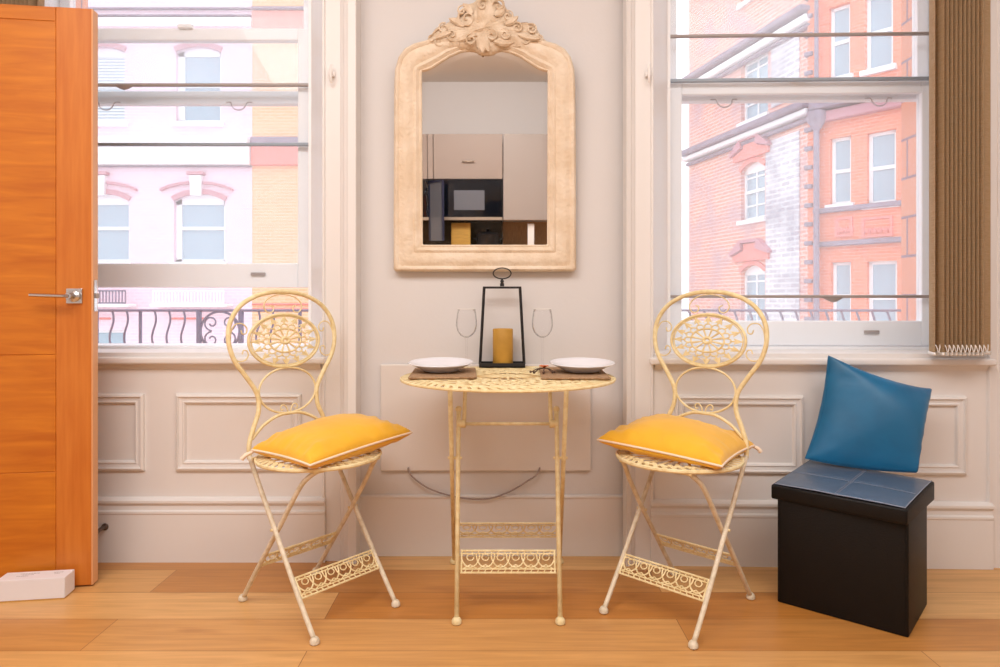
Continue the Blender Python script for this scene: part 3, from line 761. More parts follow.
    for s in (-1, 1):
        scr([(s*q[0], q[1]) for q in ((.004, .612), (.010, .632), (.022, .642), (.032, .636), (.030, .625), (.022, .627))])
        scr([(s*q[0], q[1]) for q in ((0, 1.020), (.036, 1.014), (.064, .998), (.074, .975), (.060, .957), (.042, .960), (.038, .975), (.050, .981))])
        for q in (1, -1):
            c = mz+.001
            scr([(s*x, c+q*z) for x, z in ((.200, .004), (.196, .034), (.181, .058), (.157, .061), (.141, .047), (.143, .030), (.156, .027), (.161, .039))])
    # pierced stretchers
    bm = B(); lattice(bm, -.150, .150, .108, .158, lambda z: .217-.775*z); obj('stretcher_panel', bm, M_cream, R, smooth='auto')
    bm = B(); lattice(bm, -.138, .138, .138, .183, lambda z: -.221+.765*z); obj('stretcher_panel', bm, M_cream, R, smooth='auto')
    return R
ch1 = make_chair()
ch2 = copy_tree(ch1)
tag(ch1, 'cream wrought iron folding bistro chair in front of the left window', 'chair', 'bistro chairs beside the table')
tag(ch2, 'cream wrought iron folding bistro chair between the table and the black ottoman', 'chair', 'bistro chairs beside the table')
ch1.matrix_world = T(-.600, 2.190) @ RZ(math.degrees(math.atan2(-.77, -.64)))
ch2.matrix_world = T(.588, 2.174) @ RZ(math.degrees(math.atan2(.69, -.72)))

def seat_cushion(corners, seed, label, tie, rest):
    bm = B()
    edge = pillow(bm, *corners, (0, 0, 1), .130, concave=.030, wr=.0078, seed=seed, bottom=.45, rest=rest, pw=.40)
    o = obj('seat_cushion', bm, M_yellow, smooth=True); tag(o, label, 'cushion', 'mustard seat cushions')
    bm = B(); tube(bm, edge, .0038, 7, closed=True); obj('piping', bm, M_piping, o, smooth=True)
    t = Vector(tie[0]); d = Vector(tie[1])
    bm = B(); tube(bm, smoothpts([t, t+d*.35+Vector((0, 0, -.004)), t+d*.7+Vector((0, 0, -.008)), t+d+Vector((0, 0, -.018))], 4), [.008]*6+[.0095]*4+[.010]*3, 8, flat=.7)
    obj('cushion_tie', bm, M_piping, o, smooth=True)
    return o
seat_cushion([(-.550, 1.930, .521), (-.303, 2.285, .546), (-.560, 2.49, .556), (-.792, 2.125, .522)], 1.3,
    'mustard yellow cushion with white piping on the chair by the left window', ((-.786, 2.128, .518), (-.034, -.012, -.006)), (-.591, 2.182, .504))
seat_cushion([(.645, 1.938, .516), (.846, 2.218, .516), (.575, 2.48, .556), (.322, 2.195, .540)], 4.1,
    'mustard yellow cushion with white piping on the chair nearest the black ottoman', ((.840, 2.220, .515), (.026, -.006, -.002)), (.580, 2.166, .504))

# ------------------------------------------------------------------ bistro table
TB = empty('bistro_table', T(.026, 2.245), 'round cream wrought iron folding bistro table set for two under the mirror', 'table')
zt = .745
def tl(bmf, name, m=M_cream, par=TB, **k):
    return obj(name, bmf, m, par, **k)
bm = B(); ringt(bm, .356, zt-.006, .0040, 84, flat=1.2); ringt(bm, .305, zt-.003, .004, 70)
slat_ring(bm, .302, .355, zt, 68, wd=.016, skew=.10, th=.003, drop=.003)
tp = tl(bm, 'tabletop', smooth='auto')
bm = B()
for k in range(28):
    a = 2*PI*k/28
    pts = [((.305-.19*t)*math.cos(a+.30*math.sin(t*PI)), (.305-.19*t)*math.sin(a+.30*math.sin(t*PI)), zt-.001) for t in [i/7 for i in range(8)]]
    tube(bm, pts, .0062, 5, flat=.35, up=(0, 0, 1))
    pts = [((.305-.19*t)*math.cos(a-.30*math.sin(t*PI)), (.305-.19*t)*math.sin(a-.30*math.sin(t*PI)), zt-.002) for t in [i/7 for i in range(8)]]
    tube(bm, pts, .0062, 5, flat=.35, up=(0, 0, 1))
for r in (.285, .255, .22, .185, .15, .115): ringt(bm, r, zt-.002, .0055, 60, flat=.4)
for k in range(16):
    a = 2*PI*k/16; tube(bm, [(.112*math.cos(a), .112*math.sin(a), zt-.002), (.03*math.cos(a), .03*math.sin(a), zt-.002)], .004, 5, flat=.5, up=(0, 0, 1))
lathe(bm, [(.001, zt-.005), (.034, zt-.005), (.036, zt-.001), (.001, zt)], 24)
tl(bm, 'pierced_center', par=tp, smooth='auto')
tp.scale = (1, .965, 1)
for s in (-1, 1):
    A0 = Vector((s*.160, -.185, .012)); A1 = Vector((s*.170, .065, .571)); A2 = A1+(A1-A0).normalized()*.052
    bm = B(); tube(bm, [A0, A1, A2], .0078, 9); l = tl(bm, 'leg', smooth=True)
    tl(foot(T(s*.160, -.187, 0), .0145), 'foot_cap', par=l, smooth='auto')
    bm = B(); lathe(bm, [(.008, -.008), (.011, -.003), (.011, .004), (.006, .01)], 12, Matrix.Translation(A2)); tl(bm, 'finial', par=l, smooth='auto')
    B0 = Vector((s*.200, .285, .012)); B1 = Vector((s*.184, -.145, zt-.008))
    bm = B(); tube(bm, [B0, B1], .0078, 9); l = tl(bm, 'leg', smooth=True)
    tl(foot(T(s*.200, .287, 0), .0145), 'foot_cap', par=l, smooth='auto')
    bm = B(); tube(bm, [(s*.155, .018, .464), (s*.203, .018, .464)], .005, 8); tl(bm, 'pivot_pin', smooth='auto')
    bm = B(); tube(bm, [(s*.148, .095, zt-.006), (s*.150, .080, .60), (s*.152, .065, .558)], .007, 9)
    tl(bm, 'strut', smooth=True)
    bm = B(); lathe(bm, [(.011, -.014), (.013, -.010), (.013, .010), (.011, .014)], 12, T(s*.160, .065, .571) @ Matrix.Rotation(PI/2, 4, 'Y')); tl(bm, 'hinge_bushing', smooth='auto')
bm = B(); tube(bm, [(-.172, .065, .571), (.172, .065, .571)], .0055, 8); tl(bm, 'cross_bar', smooth=True)
for y_ in (-.145, .095):
    bm = B(); tube(bm, [(-.29 if y_ < 0 else -.30, y_, zt-.010), (.29 if y_ < 0 else .30, y_, zt-.010)], .0055, 8); tl(bm, 'top_bearer', smooth=True)
bm = B(); lattice(bm, -.153, .153, .133, .193, lambda z: -.185+.4472*z); tl(bm, 'stretcher_panel', smooth='auto')
bm = B(); lattice(bm, -.185, .185, .128, .19, lambda z: .285-.589*z); tl(bm, 'stretcher_panel', smooth='auto')
zs_ = zt+.0015

# place settings
def placemat(x0, x1, y0, y1, label, rz=0):
    o = empty('placemat', T((x0+x1)/2, (y0+y1)/2, zs_) @ RZ(rz)); a, c = (x1-x0)/2, (y1-y0)/2
    tag(o, label, 'placemat', 'woven placemats on the bistro table')
    bm = B(); bevbox(bm, -a, a, -c, c, 0, .007, .002, 2); obj('woven_mat', bm, M_mat, o)
    bm = B()
    for s in (-1, 1): tube(bm, [(-a, s*c, .004), (a, s*c, .004)], .0038, 6)
    for s in (-1, 1): tube(bm, [(s*a, -c, .004), (s*a, c, .004)], .0038, 6)
    obj('mat_binding', bm, M_mat, o, smooth=True)
placemat(-.298, -.085, 2.135, 2.42, 'brown woven placemat under the left white plate', 3)
placemat(.140, .355, 2.12, 2.44, 'brown woven placemat under the right white plate', -2)
PLP = [(.001, .003), (.055, .003), (.060, 0), (.064, .001), (.070, .006), (.100, .018), (.114, .0235), (.115, .0250), (.112, .0250), (.098, .0205), (.070, .0095), (.058, .0065), (.001, .0065)]
def plate(x, y, label, first=None):
    if first is None:
        o = empty('dinner_plate', T(x, y, zs_+.0115) @ Matrix.Rotation(math.radians(3), 4, 'X')); bm = B(); lathe(bm, [(r*.97, z*1.15) for r, z in PLP], 56, cap=False); obj('plate_body', bm, M_china, o, smooth=True)
        bm = B(); ringt(bm, .1100, .0289, .0013, 64, seg=6); obj('plate_rim', bm, M_china, o, smooth=True)
    else:
        o = copy_tree(first); o.location = (x, y, zs_+.0115)
    return tag(o, label, 'plate', 'white dinner plates on the table')
p1 = plate(-.203, 2.295, 'round white dinner plate on the left side of the bistro table')
plate(.281, 2.285, 'round white dinner plate on the right side of the bistro table', p1)
def wineglass(x, y, label, first=None):
    if first is None:
        o = empty('wine_glass', T(x, y, zs_))
        bm = B(); lathe(bm, [(.001, 0), (.033, 0), (.034, .0015), (.030, .003), (.010, .006), (.0045, .012), (.0038, .03), (.0038, .100), (.006, .112), (.001, .114)], 36, cap=False)
        obj('stem', bm, M_wine, o, smooth=True)
        bm = B(); po = [(.001, .113), (.008, .114), (.022, .121), (.034, .137), (.0395, .157), (.039, .177), (.036, .200), (.033, .220)]
        pi_ = [(r-.0014, z+(.0012 if i < 3 else 0)) for i, (r, z) in enumerate(po)][::-1]; pi_[-1] = (.0008, .1155)
        lathe(bm, po+pi_, 40, cap=False); bo_ = obj('bowl', bm, M_wine, o, smooth=True)
        bm = B(); ringt(bm, .0325, .220, .0009, 40, seg=6); obj('rim', bm, M_bead, bo_, smooth=True)
    else:
        o = copy_tree(first); o.location = (x, y, zs_)
    return tag(o, label, 'wine glass', 'wine glasses on the table')
g1 = wineglass(-.124, 2.47, 'clear stemmed wine glass standing left of the black lantern')
wineglass(.157, 2.47, 'clear stemmed wine glass standing right of the black lantern', g1)

# dried flower sprig on the right mat
sp_ = empty('dried_flower_sprig', T(.150, 2.27, zs_+.009), 'small dried sprig with an orange flower lying beside the right plate', 'dried flowers')
bm = B(); random.seed(3)
for k in range(9):
    a = 2*PI*k/9
    tube(bm, smoothpts([(0, 0, .014), (.007*math.cos(a), .007*math.sin(a), .022), (.014*math.cos(a), .014*math.sin(a), .020+.006*random.random())], 3), [.0015, .002, .003, .0035, .003, .002, .001], 6, flat=.5)
bmesh.ops.scale(bm, vec=(1.3, 1.3, .9), verts=bm.verts); obj('blossom', bm, M_rust, sp_, smooth=True)
bm = B()
for k in range(7):
    a = random.uniform(-2.6, -.6); q = random.uniform(.03, .07)
    tube(bm, smoothpts([(0, 0, .012), (q*.5*math.cos(a), q*.5*math.sin(a), .012), (q*math.cos(a), q*math.sin(a), .002)], 3), .0016, 5)
    lathe(bm, [(.001, -.004), (.004, -.002), (.004, .002), (.001, .004)], 8, T(q*math.cos(a), q*math.sin(a), .004))
obj('twig', bm, M_twig, sp_, smooth=True)

# lantern and candle
LN = empty('candle_lantern', T(.0080, 2.544, zs_), 'open black metal trapezoid lantern with a ring handle on the table', 'lantern')
bm = B()
a_, d_ = .0865, .045
bevbox(bm, -a_, a_, -d_, d_, 0, .005, .001, 1)
for s in (-1, 1):
    bevbox(bm, -a_, a_, min(s*d_, s*(d_-.005)), max(s*d_, s*(d_-.005)), 0, .016, .001, 1)
    bevbox(bm, min(s*a_, s*(a_-.005)), max(s*a_, s*(a_-.005)), -d_, d_, 0, .016, .001, 1)
obj('lantern_tray', bm, M_iron, LN)
for s in (-1, 1):
    bm = B(); tube(bm, [(s*.0840, 0, .01), (s*.0685, 0, .300)], .0046, 4, flat=1.2); obj('upright', bm, M_iron, LN)
bm = B(); bevbox(bm, -.0735, .0735, -.005, .005, .297, .305, .001, 1); obj('top_bar', bm, M_iron, LN)
bm = B(); lathe(bm, [(.008, .306), (.008, .316), (.005, .319), (.0075, .325), (.005, .331), (.003, .336)], 14)
tube(bm, [(.034*math.cos(2*PI*k/32), 0, .355+.0205*math.sin(2*PI*k/32)) for k in range(32)], .0024, 7, closed=True, up=(0, 1, 0))
obj('ring_handle', bm, M_iron, LN, smooth='auto')
CA = empty('pillar_candle', T(.0110, 2.544, zs_+.0052), 'gold pillar candle standing in the black lantern', 'candle')
bm = B(); lathe(bm, [(.037, 0), (.0385, .002), (.0385, .135), (.0365, .139), (.030, .138), (.024, .132), (.001, .130)], 36); obj('wax_pillar', bm, M_candle, CA, smooth='auto')
bm = B(); tube(bm, [(0, 0, .129), (.001, 0, .137)], .0011, 6); obj('wick', bm, M_twig, CA)

# ------------------------------------------------------------------ ottoman + teal cushion
OT = empty('storage_ottoman', T(1.16, 2.20), 'black faux leather storage ottoman box under the right window', 'ottoman')
O0 = Vector((1.16, 2.20, 0))
bA, bB, bC = Vector((.9184, 2.209, 0)), Vector((1.2077, 1.970, 0)), Vector((1.400, 2.185, 0)); bD = bA+bC-bB
def soft_hexa(bm, base, top, bv):
    t = bmesh.new(); a = [t.verts.new(p-O0) for p in base]; c = [t.verts.new(p-O0) for p in top]
    t.faces.new(a[::-1]); t.faces.new(c)
    for i in range(4): t.faces.new((a[i], a[(i+1) % 4], c[(i+1) % 4], c[i]))
    bmesh.ops.bevel(t, geom=t.edges[:], offset=bv, segments=3, affect='EDGES', profile=.5)
    merge(bm, t)
Zv = lambda p, z: Vector((p.x, p.y, z))
bm = B(); soft_hexa(bm, [bA, bB, bC, bD], [Zv(p, .352) for p in (bA, bB, bC, bD)], .005); bd = obj('ottoman_body', bm, M_black, OT, smooth='auto')
n_ = (bB-bA).normalized().cross(Vector((0, 0, 1)))
for t in (.015, .985):
    bm = B(); p = bA.lerp(bB, t)+n_*.0006-O0; tube(bm, [p+Vector((0, 0, .01)), p+Vector((0, 0, .34))], .0016, 5); obj('seam', bm, M_black, bd)
lA, lB, lC, lD = Vector((.900, 2.216, .391)), Vector((1.190, 1.947, .391)), Vector((1.432, 2.196, .407)), Vector((1.142, 2.458, .418))
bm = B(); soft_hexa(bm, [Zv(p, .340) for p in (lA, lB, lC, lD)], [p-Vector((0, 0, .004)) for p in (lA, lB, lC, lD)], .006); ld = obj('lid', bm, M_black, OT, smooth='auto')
bm = B(); n = 20; rows = []
ins = .012
def ltop(u, v):
    p = lA.lerp(lB, u).lerp(lD.lerp(lC, u), v); e = (4*u*(1-u))**.5*(4*v*(1-v))**.5
    g = 1-.5*math.exp(-((u-.5)/.02)**2)*e-.35*math.exp(-((v-.45)/.02)**2)*e
    return p+Vector((0, 0, -.004+.010*e*g+.001*noise.noise(p*30)))-O0
for j in range(41):
    rows.append([ltop(.02+.96*i/40, .02+.96*j/40) for i in range(41)])
skirt = [[p-Vector((0, 0, .004)) for p in rows[0]]]
loft(bm, rows, closed=False)
top_o = obj('lid_top', bm, M_lidsheen, OT, smooth=True)
bm = B()
for s in (-.006, .006): tube(bm, [ltop(.5+s*1.3, .03+.94*i/20)+Vector((0, 0, .0012)) for i in range(21)], .0011, 4)
tube(bm, [ltop(.03+.94*i/20, .45)+Vector((0, 0, .0010)) for i in range(21)], .0008, 4)
for u0, v0, u1, v1 in ((.02, .025, .98, .025), (.98, .02, .98, .98)):  # pale lines along two edges paint in the lid's highlight
    tube(bm, [ltop(u0+(u1-u0)*i/20, v0+(v1-v0)*i/20)+Vector((0, 0, .0012)) for i in range(21)], .0017, 5)
obj('stitching_and_edge_glint', bm, M_stitchglint, top_o, smooth=True)

bm = B()
upn = Vector((.55, -.80, .22))
edge = pillow(bm, (1.092, 2.385, .434), (1.395, 2.235, .422), (1.540, 2.385, .682), (1.190, 2.415, .798), upn, .175, pw=.46, n=30, concave=.065, c0=-.03, wr=.0013, seed=2.2, bottom=.42)
tc_ = obj('throw_cushion', bm, M_blue, smooth=True); tag(tc_, 'teal satin throw cushion leaning on the wall atop the black ottoman', 'cushion')
bm = B(); tube(bm, edge, .0016, 5, closed=True); obj('edge_seam', bm, M_blue, tc_, smooth=True)

# ------------------------------------------------------------------ white carton
ex = Vector((.99, .143, 0)).normalized(); ey = Vector((-.26, .965, 0)).normalized()
MBX = Matrix(((.989, -.143, 0, -1.455), (.147, .989, 0, 2.228), (0, 0, 1, 0), (0, 0, 0, 1)))
BX = empty('white_carton', MBX, 'small low white cardboard box on the floor against the orange door', 'box')
bm = B()
def skew_prism(bm, pts, z0, z1):
    a = [bm.verts.new((x, y, z0)) for x, y in pts]; c = [bm.verts.new((x, y, z1)) for x, y in pts]
    bm.faces.new(a); bm.faces.new(c[::-1]); k = len(a)
    for i in range(k): bm.faces.new((a[i], a[(i+1) % k], c[(i+1) % k], c[i]))
q = [(-.212, 0), (0, 0), (0, .070), (-.212, .070)]
skew_prism(bm, q, .004, .073); bmesh.ops.bevel(bm, geom=bm.edges[:], offset=.0015, segments=2, affect='EDGES')
obj('carton_lid', bm, M_box, BX)
bm = B(); skew_prism(bm, [(-.210, .001), (-.002, .001), (-.002, .069), (-.210, .069)], 0, .0045); obj('carton_base', bm, M_gold, BX)
random.seed(5)
for block in (((-.160, -.105), (-.150, -.115), (-.163, -.128)), ((-.056, -.028), (-.050, -.032))):
    bm = B()
    for r_, (x0, x1) in enumerate(block):
        x = x0; yy = .050-.010*r_
        while x < x1:
            l_ = random.uniform(.003, .007); box(bm, x, x+l_, yy-.0016, yy+.0016, .073, .0733); x += l_+.002
    obj('printed_text', bm, M_print, BX)

# ------------------------------------------------------------------ kitchen on the far side of the room (seen in the mirror)
KY = -2.0
def kdoor(bm, x0, x1, z0, z1): bevbox(bm, x0+.002, x1-.002, KY, KY+.02, z0+.002, z1-.002, .002, 1)
def cabinet(name, x0, x1, z0, z1, m, label, handle=None, doors=None):
    o = empty(name, T((x0+x1)/2, YK, 0), label, 'cabinet'); ox = (x0+x1)/2
    Mo = T(-ox, -YK, 0)
    bm = B(); box(bm, x0, x1, YK+.003, KY-.002, z0, z1, Mo); obj('cabinet_body', bm, m, o)
    for (a, c, e, f) in (doors or [(x0, x1, z0, z1)]):
        bm = B(); bevbox(bm, a+.002, c-.002, KY, KY+.02, e+.002, f-.002, .002, 1, Mo); d = obj('cabinet_door', bm, m, o)
    if handle:
        bm = B(); hx, hz = handle; tube(bm, [(hx-.065, KY+.045, hz), (hx+.065, KY+.045, hz)], .006, 8)
        for s in (-.055, .055): tube(bm, [(hx+s, KY+.015, hz), (hx+s, KY+.045, hz)], .004, 6)
        bmesh.ops.transform(bm, matrix=Mo, verts=bm.verts); obj('bar_handle', bm, M_steel, d, smooth=True)
    return o
cabinet('wall_cabinet', -.705, .028, 1.888, 2.36, M_cab, 'taupe lift-up wall cabinet above the black oven reflected in the mirror', (-.335, 2.07))
cabinet('wall_cabinet', -1.10, -.77, 1.888, 2.36, M_cab, 'narrow taupe wall cabinet at the left edge of the mirror reflection')
cabinet('tall_cabinet', .034, .95, 1.455, 2.36, M_cabl, 'light taupe wide wall cabinet at the right of the mirror reflection')
for n__, x0, x1 in ((0, -.768, -.708),):
    cabinet('wall_cabinet', x0, x1, 1.888, 2.36, M_cab, 'slim filler panel beside the taupe lift-up wall cabinet in the mirror')
ov = empty('microwave_oven', T(-.40, YK), 'black built-in microwave oven under the taupe cabinet in the mirror', 'microwave'); Mo = T(.40, -YK)
bm = B(); box(bm, -1.10, .028, YK+.003, KY-.002, 1.46, 1.886, Mo); obj('oven_housing', bm, M_oven, ov)
bm = B(); bevbox(bm, -1.10, .026, KY, KY+.02, 1.492, 1.884, .002, 1, Mo); fr = obj('oven_front', bm, M_oven, ov)
bm = B(); bevbox(bm, -.49, -.165, KY+.02, KY+.0215, 1.562, 1.77, .001, 1, Mo); obj('oven_window', bm, M_ovenwin, fr)
bm = B(); bevbox(bm, -1.10, .026, KY, KY+.022, 1.455, 1.488, .002, 1, Mo); obj('steel_trim', bm, M_steel, ov)
# fridge-like glass door leaning into view on the left
gd = empty('glass_cabinet_door', T(-.75, KY+.03), 'half-open dark framed glass cabinet door at the left of the mirror reflection', 'cabinet door')
M_blueframe = mat('navy_frame', '#23263f', .3)
bm = B(); Mg = RZ(58)
for a, c, e, f in ((0, .02, 1.19, 1.86), (.30, .32, 1.19, 1.86), (0, .32, 1.19, 1.21), (0, .32, 1.84, 1.86)): box(bm, a, c, -.01, .01, e, f, Mg)
gdf = obj('door_frame', bm, M_blueframe, gd)
bm = B(); box(bm, .02, .30, -.003, .003, 1.21, 1.84, Mg); obj('glass_pane', bm, M_ovenwin, gdf)
# base run
bm = B(); box(bm, -1.3, 1.3, YK+.003, KY, .0, .86); ku = tag(obj('base_cabinet_run', bm, M_cab), 'row of taupe base cabinets along the kitchen wall opposite', 'cabinet')
bm = B(); bevbox(bm, -1.32, 1.32, YK+.003, KY+.03, .862, .90, .003); tag(obj('kitchen_worktop', bm, M_counter), 'pale kitchen worktop running under the wall cabinets opposite', 'worktop')
bm = B(); box(bm, -1.10, .03, YK+.002, YK+.012, .90, 1.46); tag(obj('backsplash', bm, M_splash), 'dark olive glass backsplash behind the worktop', 'backsplash')
bm = B(); box(bm, .034, .95, YK+.002, YK+.012, .90, 1.455); tag(obj('timber_backsplash', bm, M_slatwood), 'brown timber backsplash panel at the right end of the worktop', 'backsplash')
bm = B(); bevbox(bm, -.53, -.32, KY-.10, KY-.085, .90, 1.43, .01, 3); tag(obj('chopping_board', bm, M_board), 'tall golden wooden chopping board standing on the kitchen worktop', 'chopping board')
pt = empty('stock_pot', T(-.13, KY-.2, .90), 'tall black stock pot on the kitchen worktop seen in the mirror', 'pot')
bm = B(); lathe(bm, [(.12, 0), (.125, .01), (.125, .40), (.128, .405), (.10, .425), (.02, .435), (.015, .45), (.022, .46), (.022, .47), (.001, .475)], 28); obj('pot_body', bm, M_iron, pt, smooth='auto')
for s in (-1, 1):
    bm = B(); tube(bm, smoothpts([(s*.12, -.03, .35), (s*.16, -.02, .36), (s*.16, .02, .36), (s*.12, .03, .35)], 4), .006, 6); obj('pot_handle', bm, M_iron, pt, smooth=True)
bm = B(); bevbox(bm, .30, .37, KY-.12, KY-.06, .90, 1.42, .004); tag(obj('paper_roll_box', bm, M_white), 'slim white upright box beside the timber backsplash', 'box')

# ceiling lamps of the room: flush round fittings
for i, (x, y) in enumerate(((-1.4, .2), (.9, -.6))):
    L_ = empty('ceiling_light', T(x, y, HC-.0), ('round flush white ceiling lamp near the orange door side', 'round flush white ceiling lamp near the kitchen worktop')[i], 'ceiling light', 'flush ceiling lamps')
    bm = B(); lathe(bm, [(.16, 0), (.165, -.02), (.15, -.05), (.10, -.065), (.001, -.07)], 32); obj('lamp_shade', bm, M_white, L_, smooth='auto')

# ------------------------------------------------------------------ outside
class Fac:
    def __init__(s, ox, oy, dx, dy, nx, ny):
        s.o = Vector((ox, oy, 0)); s.d = Vector((dx, dy, 0)).normalized(); s.n = Vector((nx, ny, 0)).normalized()
        s.M = Matrix(((s.d.x, -s.n.x, 0, ox), (s.d.y, -s.n.y, 0, oy), (0, 0, 1, 0), (0, 0, 0, 1)))
    def px(s, x, y):
        k = (x-500)/F; u = (k*s.o.y-s.o.x)/(s.d.x-k*s.d.y); Y = s.o.y+u*s.d.y
        return u, 1+(300-y)/F*Y
def wall_holes(bm, u0, u1, z0, z1, holes, dep=.22, th=.35):
    us = sorted(set([u0, u1]+[h[0] for h in holes]+[h[1] for h in holes])); zs = sorted(set([z0, z1]+[h[2] for h in holes]+[h[3] for h in holes]))
    us = [u for u in us if u0 <= u <= u1]; zs = [z for z in zs if z0 <= z <= z1]
    for a, c in zip(us, us[1:]):
        for e, f in zip(zs, zs[1:]):
            mu, mz = (a+c)/2, (e+f)/2
            if any(h[0] < mu < h[1] and h[2] < mz < h[3] for h in holes): continue
            box(bm, a, c, 0, th, e, f)
    bmesh.ops.remove_doubles(bm, verts=bm.verts, dist=.0005)
def ext_window(par, h, arch=0, bars=1, style='sash', archmat=None, sill=True, wallm=None, frame_left=0):
    a, c, e, f = h; st = .07
    bm = B()
    box(bm, a, a+st+frame_left, .12, .20, e, f); box(bm, c-st, c, .12, .20, e, f); box(bm, a, c, .12, .20, e, e+st); box(bm, a, c, .12, .20, f-st-arch, f-arch*0)
    box(bm, a, c, .11, .19, (e+f)/2-.04, (e+f)/2+.04)
    if bars > 1:
        for k in range(1, bars): x = a+(c-a)*k/bars; box(bm, x-.02, x+.02, .13, .18, e, f)
        for k in (.25, .75): z = e+(f-e)*k; box(bm, a, c, .13, .18, z-.02, z+.02)
    w_ = obj('window', bm, M_extframe, par)
    bm = B(); box(bm, a+st, c-st, .165, .175, e+st, f-st); obj('pane', bm, M_extglass, w_)
    if style == 'blind':
        bm = B()
        z = f-.1
        while z > e+.1: box(bm, a+.08, c-.08, .15, .165, z-.05, z); z -= .075
        obj('slatted_blind', bm, M_extblind, w_)
    if sill:
        bm = B(); box(bm, a-.08, c+.08, -.10, .13, e-.12, e); obj('window_ledge', bm, M_stone, w_)
    if arch:
        n = 12; hw = (c-a)/2; cu = (a+c)/2
        R_ = (hw*hw+arch*arch)/(2*arch); zc = f-R_
        th0 = math.asin(hw/R_)
        A = [(cu+R_*math.sin(-th0+2*th0*k/n), zc+R_*math.cos(-th0+2*th0*k/n)) for k in range(n+1)]
        bm = B()
        for k in range(n):
            p, q_ = A[k], A[k+1]
            prism(bm, [p, q_, (q_[0], f+.01), (p[0], f+.01)], 0.0, .2)
        obj('spandrel', bm, wallm or M_pinkwall, w_)
        bm = B()
        for k in range(n):
            t0, t1 = -th0+2*th0*k/n, -th0+2*th0*(k+1)/n
            pr = lambda R2, t: (cu+R2*math.sin(t), zc+R2*math.cos(t))
            prism(bm, [pr(R_, t0), pr(R_, t1), pr(R_+.12, t1), pr(R_+.12, t0)], -.04, .03)
        obj('window_arch', bm, archmat or M_rose, w_)
    return w_
def H4(fc, x0, x1, ytop, ybot):
    a, z1 = fc.px(x0, ytop); c, z0 = fc.px(x1, ybot); um = fc.px((x0+x1)/2, ytop)[1]; ub = fc.px((x0+x1)/2, ybot)[1]
    return (a, c, ub, um)

# opposite: pale pink building (left window)
fa = Fac(0, 16, 1, 0, 0, -1)
PK = empty('pink_building', fa.M, 'pale pink terrace with arched sash windows across the street in the left window', 'building')
xw = [(78, 129), (174, 225)]
pitch = 96
holes = []; lower = []; upper = []; ground = []
for k in range(-3, 1):
    x0 = 174+pitch*k
    lower.append(H4(fa, x0, x0+51, 194, 262)); upper.append(H4(fa, x0+2, x0+47, 47, 122)); 
for k in range(-3, 0):
    ground.append(H4(fa, 160+pitch*k+8, 160+pitch*k+62, 330, 420))
u_r = fa.px(252, 0)[0]; u_l = -14.5
bm = B(); wall_holes(bm, u_l, u_r, -4, 9.3, lower+upper+ground); obj('facade_wall', bm, M_pinkwall, PK)
for h in lower: ext_window(PK, h, arch=.17, archmat=M_rose, frame_left=.06)
for i, h in enumerate(upper): ext_window(PK, h, arch=.12, archmat=M_rose, style='blind' if i == 2 else 'sash', frame_left=.08)
for h in ground: ext_window(PK, h, sill=False)
def band(par, fc, xa, xb, yt, yb_, dep, m, name='string_course'):
    bm = B(); ua, z1 = fc.px(xa, yt); ub, _ = fc.px(xb, yt); z0 = fc.px(xa, yb_)[1]
    if xa == xb: pass
    bevbox(bm, min(ua, ub), max(ua, ub), -dep, .0, z0, z1, .02, 1); return obj(name, bm, m, par)
XA = -110
band(PK, fa, XA, 252, 147, 166, .22, M_stone); band(PK, fa, XA, 252, 140, 147, .34, M_stone, 'cornice_lip'); band(PK, fa, XA, 252, 166.3, 167.5, .10, M_darkstone, 'string_course')
band(PK, fa, XA, 252, 9, 10.5, .12, M_darkstone, 'string_course'); band(PK, fa, XA, 252, 16, 17.2, .12, M_darkstone, 'string_course')
band(PK, fa, XA, 252, 18, 27, .08, M_stone); band(PK, fa, XA, 252, -46, -34, .35, M_stone, 'eaves_cornice')
for k in range(-3, 1):
    cxp = 197.5+pitch*k
    bm = B()
    for s in (-1, 1):
        pts = [(s*7, 182), (s*18, 183), (s*28, 185.5), (s*36, 189)]
        P_ = [fa.px(cxp+a, y) for a, y in pts]
        for p, q_ in zip(P_, P_[1:]): prism(bm, sorted([p, q_])+[(max(p, q_)[0], max(p, q_)[1]-.06), (min(p, q_)[0], min(p, q_)[1]-.06)], -.10, .02)
    obj('label_mould', bm, M_rose, PK)
    bm = B(); a, z1 = fa.px(cxp-6, 176); c, z0 = fa.px(cxp+6, 196); prism(bm, [(a+.02, z0), (c-.02, z0), (c, z1), (a, z1)], -.12, .02); ks = obj('keystone', bm, M_stone, PK)
    bm = B(); a, z1 = fa.px(cxp-8, 172.5); c, z0 = fa.px(cxp+8, 175.5); box(bm, a, c, -.16, .02, z0, z1); obj('keystone_cap', bm, M_rose, ks)
    # window-box guards
    bm = B(); a, z1 = fa.px(cxp-37, 291); c, z0 = fa.px(cxp+32, 303)
    for z in (z0, z1): box(bm, a, c, -.36, -.33, z-.02, z+.02)
    nb = 22
    for i in range(nb+1): x = a+(c-a)*i/nb; box(bm, x-.012, x+.012, -.36, -.335, z0, z1)
    obj('window_guard', bm, M_darkstone if k % 2 else M_stone, PK)
    bm = B(); zq = fa.px(0, 307)[1]; bevbox(bm, a-.05, c+.1, -.42, 0, zq, z0-.02, .02, 1); obj('balcony_slab', bm, M_stone, PK)
    band(PK, fa, cxp-26, cxp+10, 317.5, 319.5, .06, M_redstone, 'red_band')

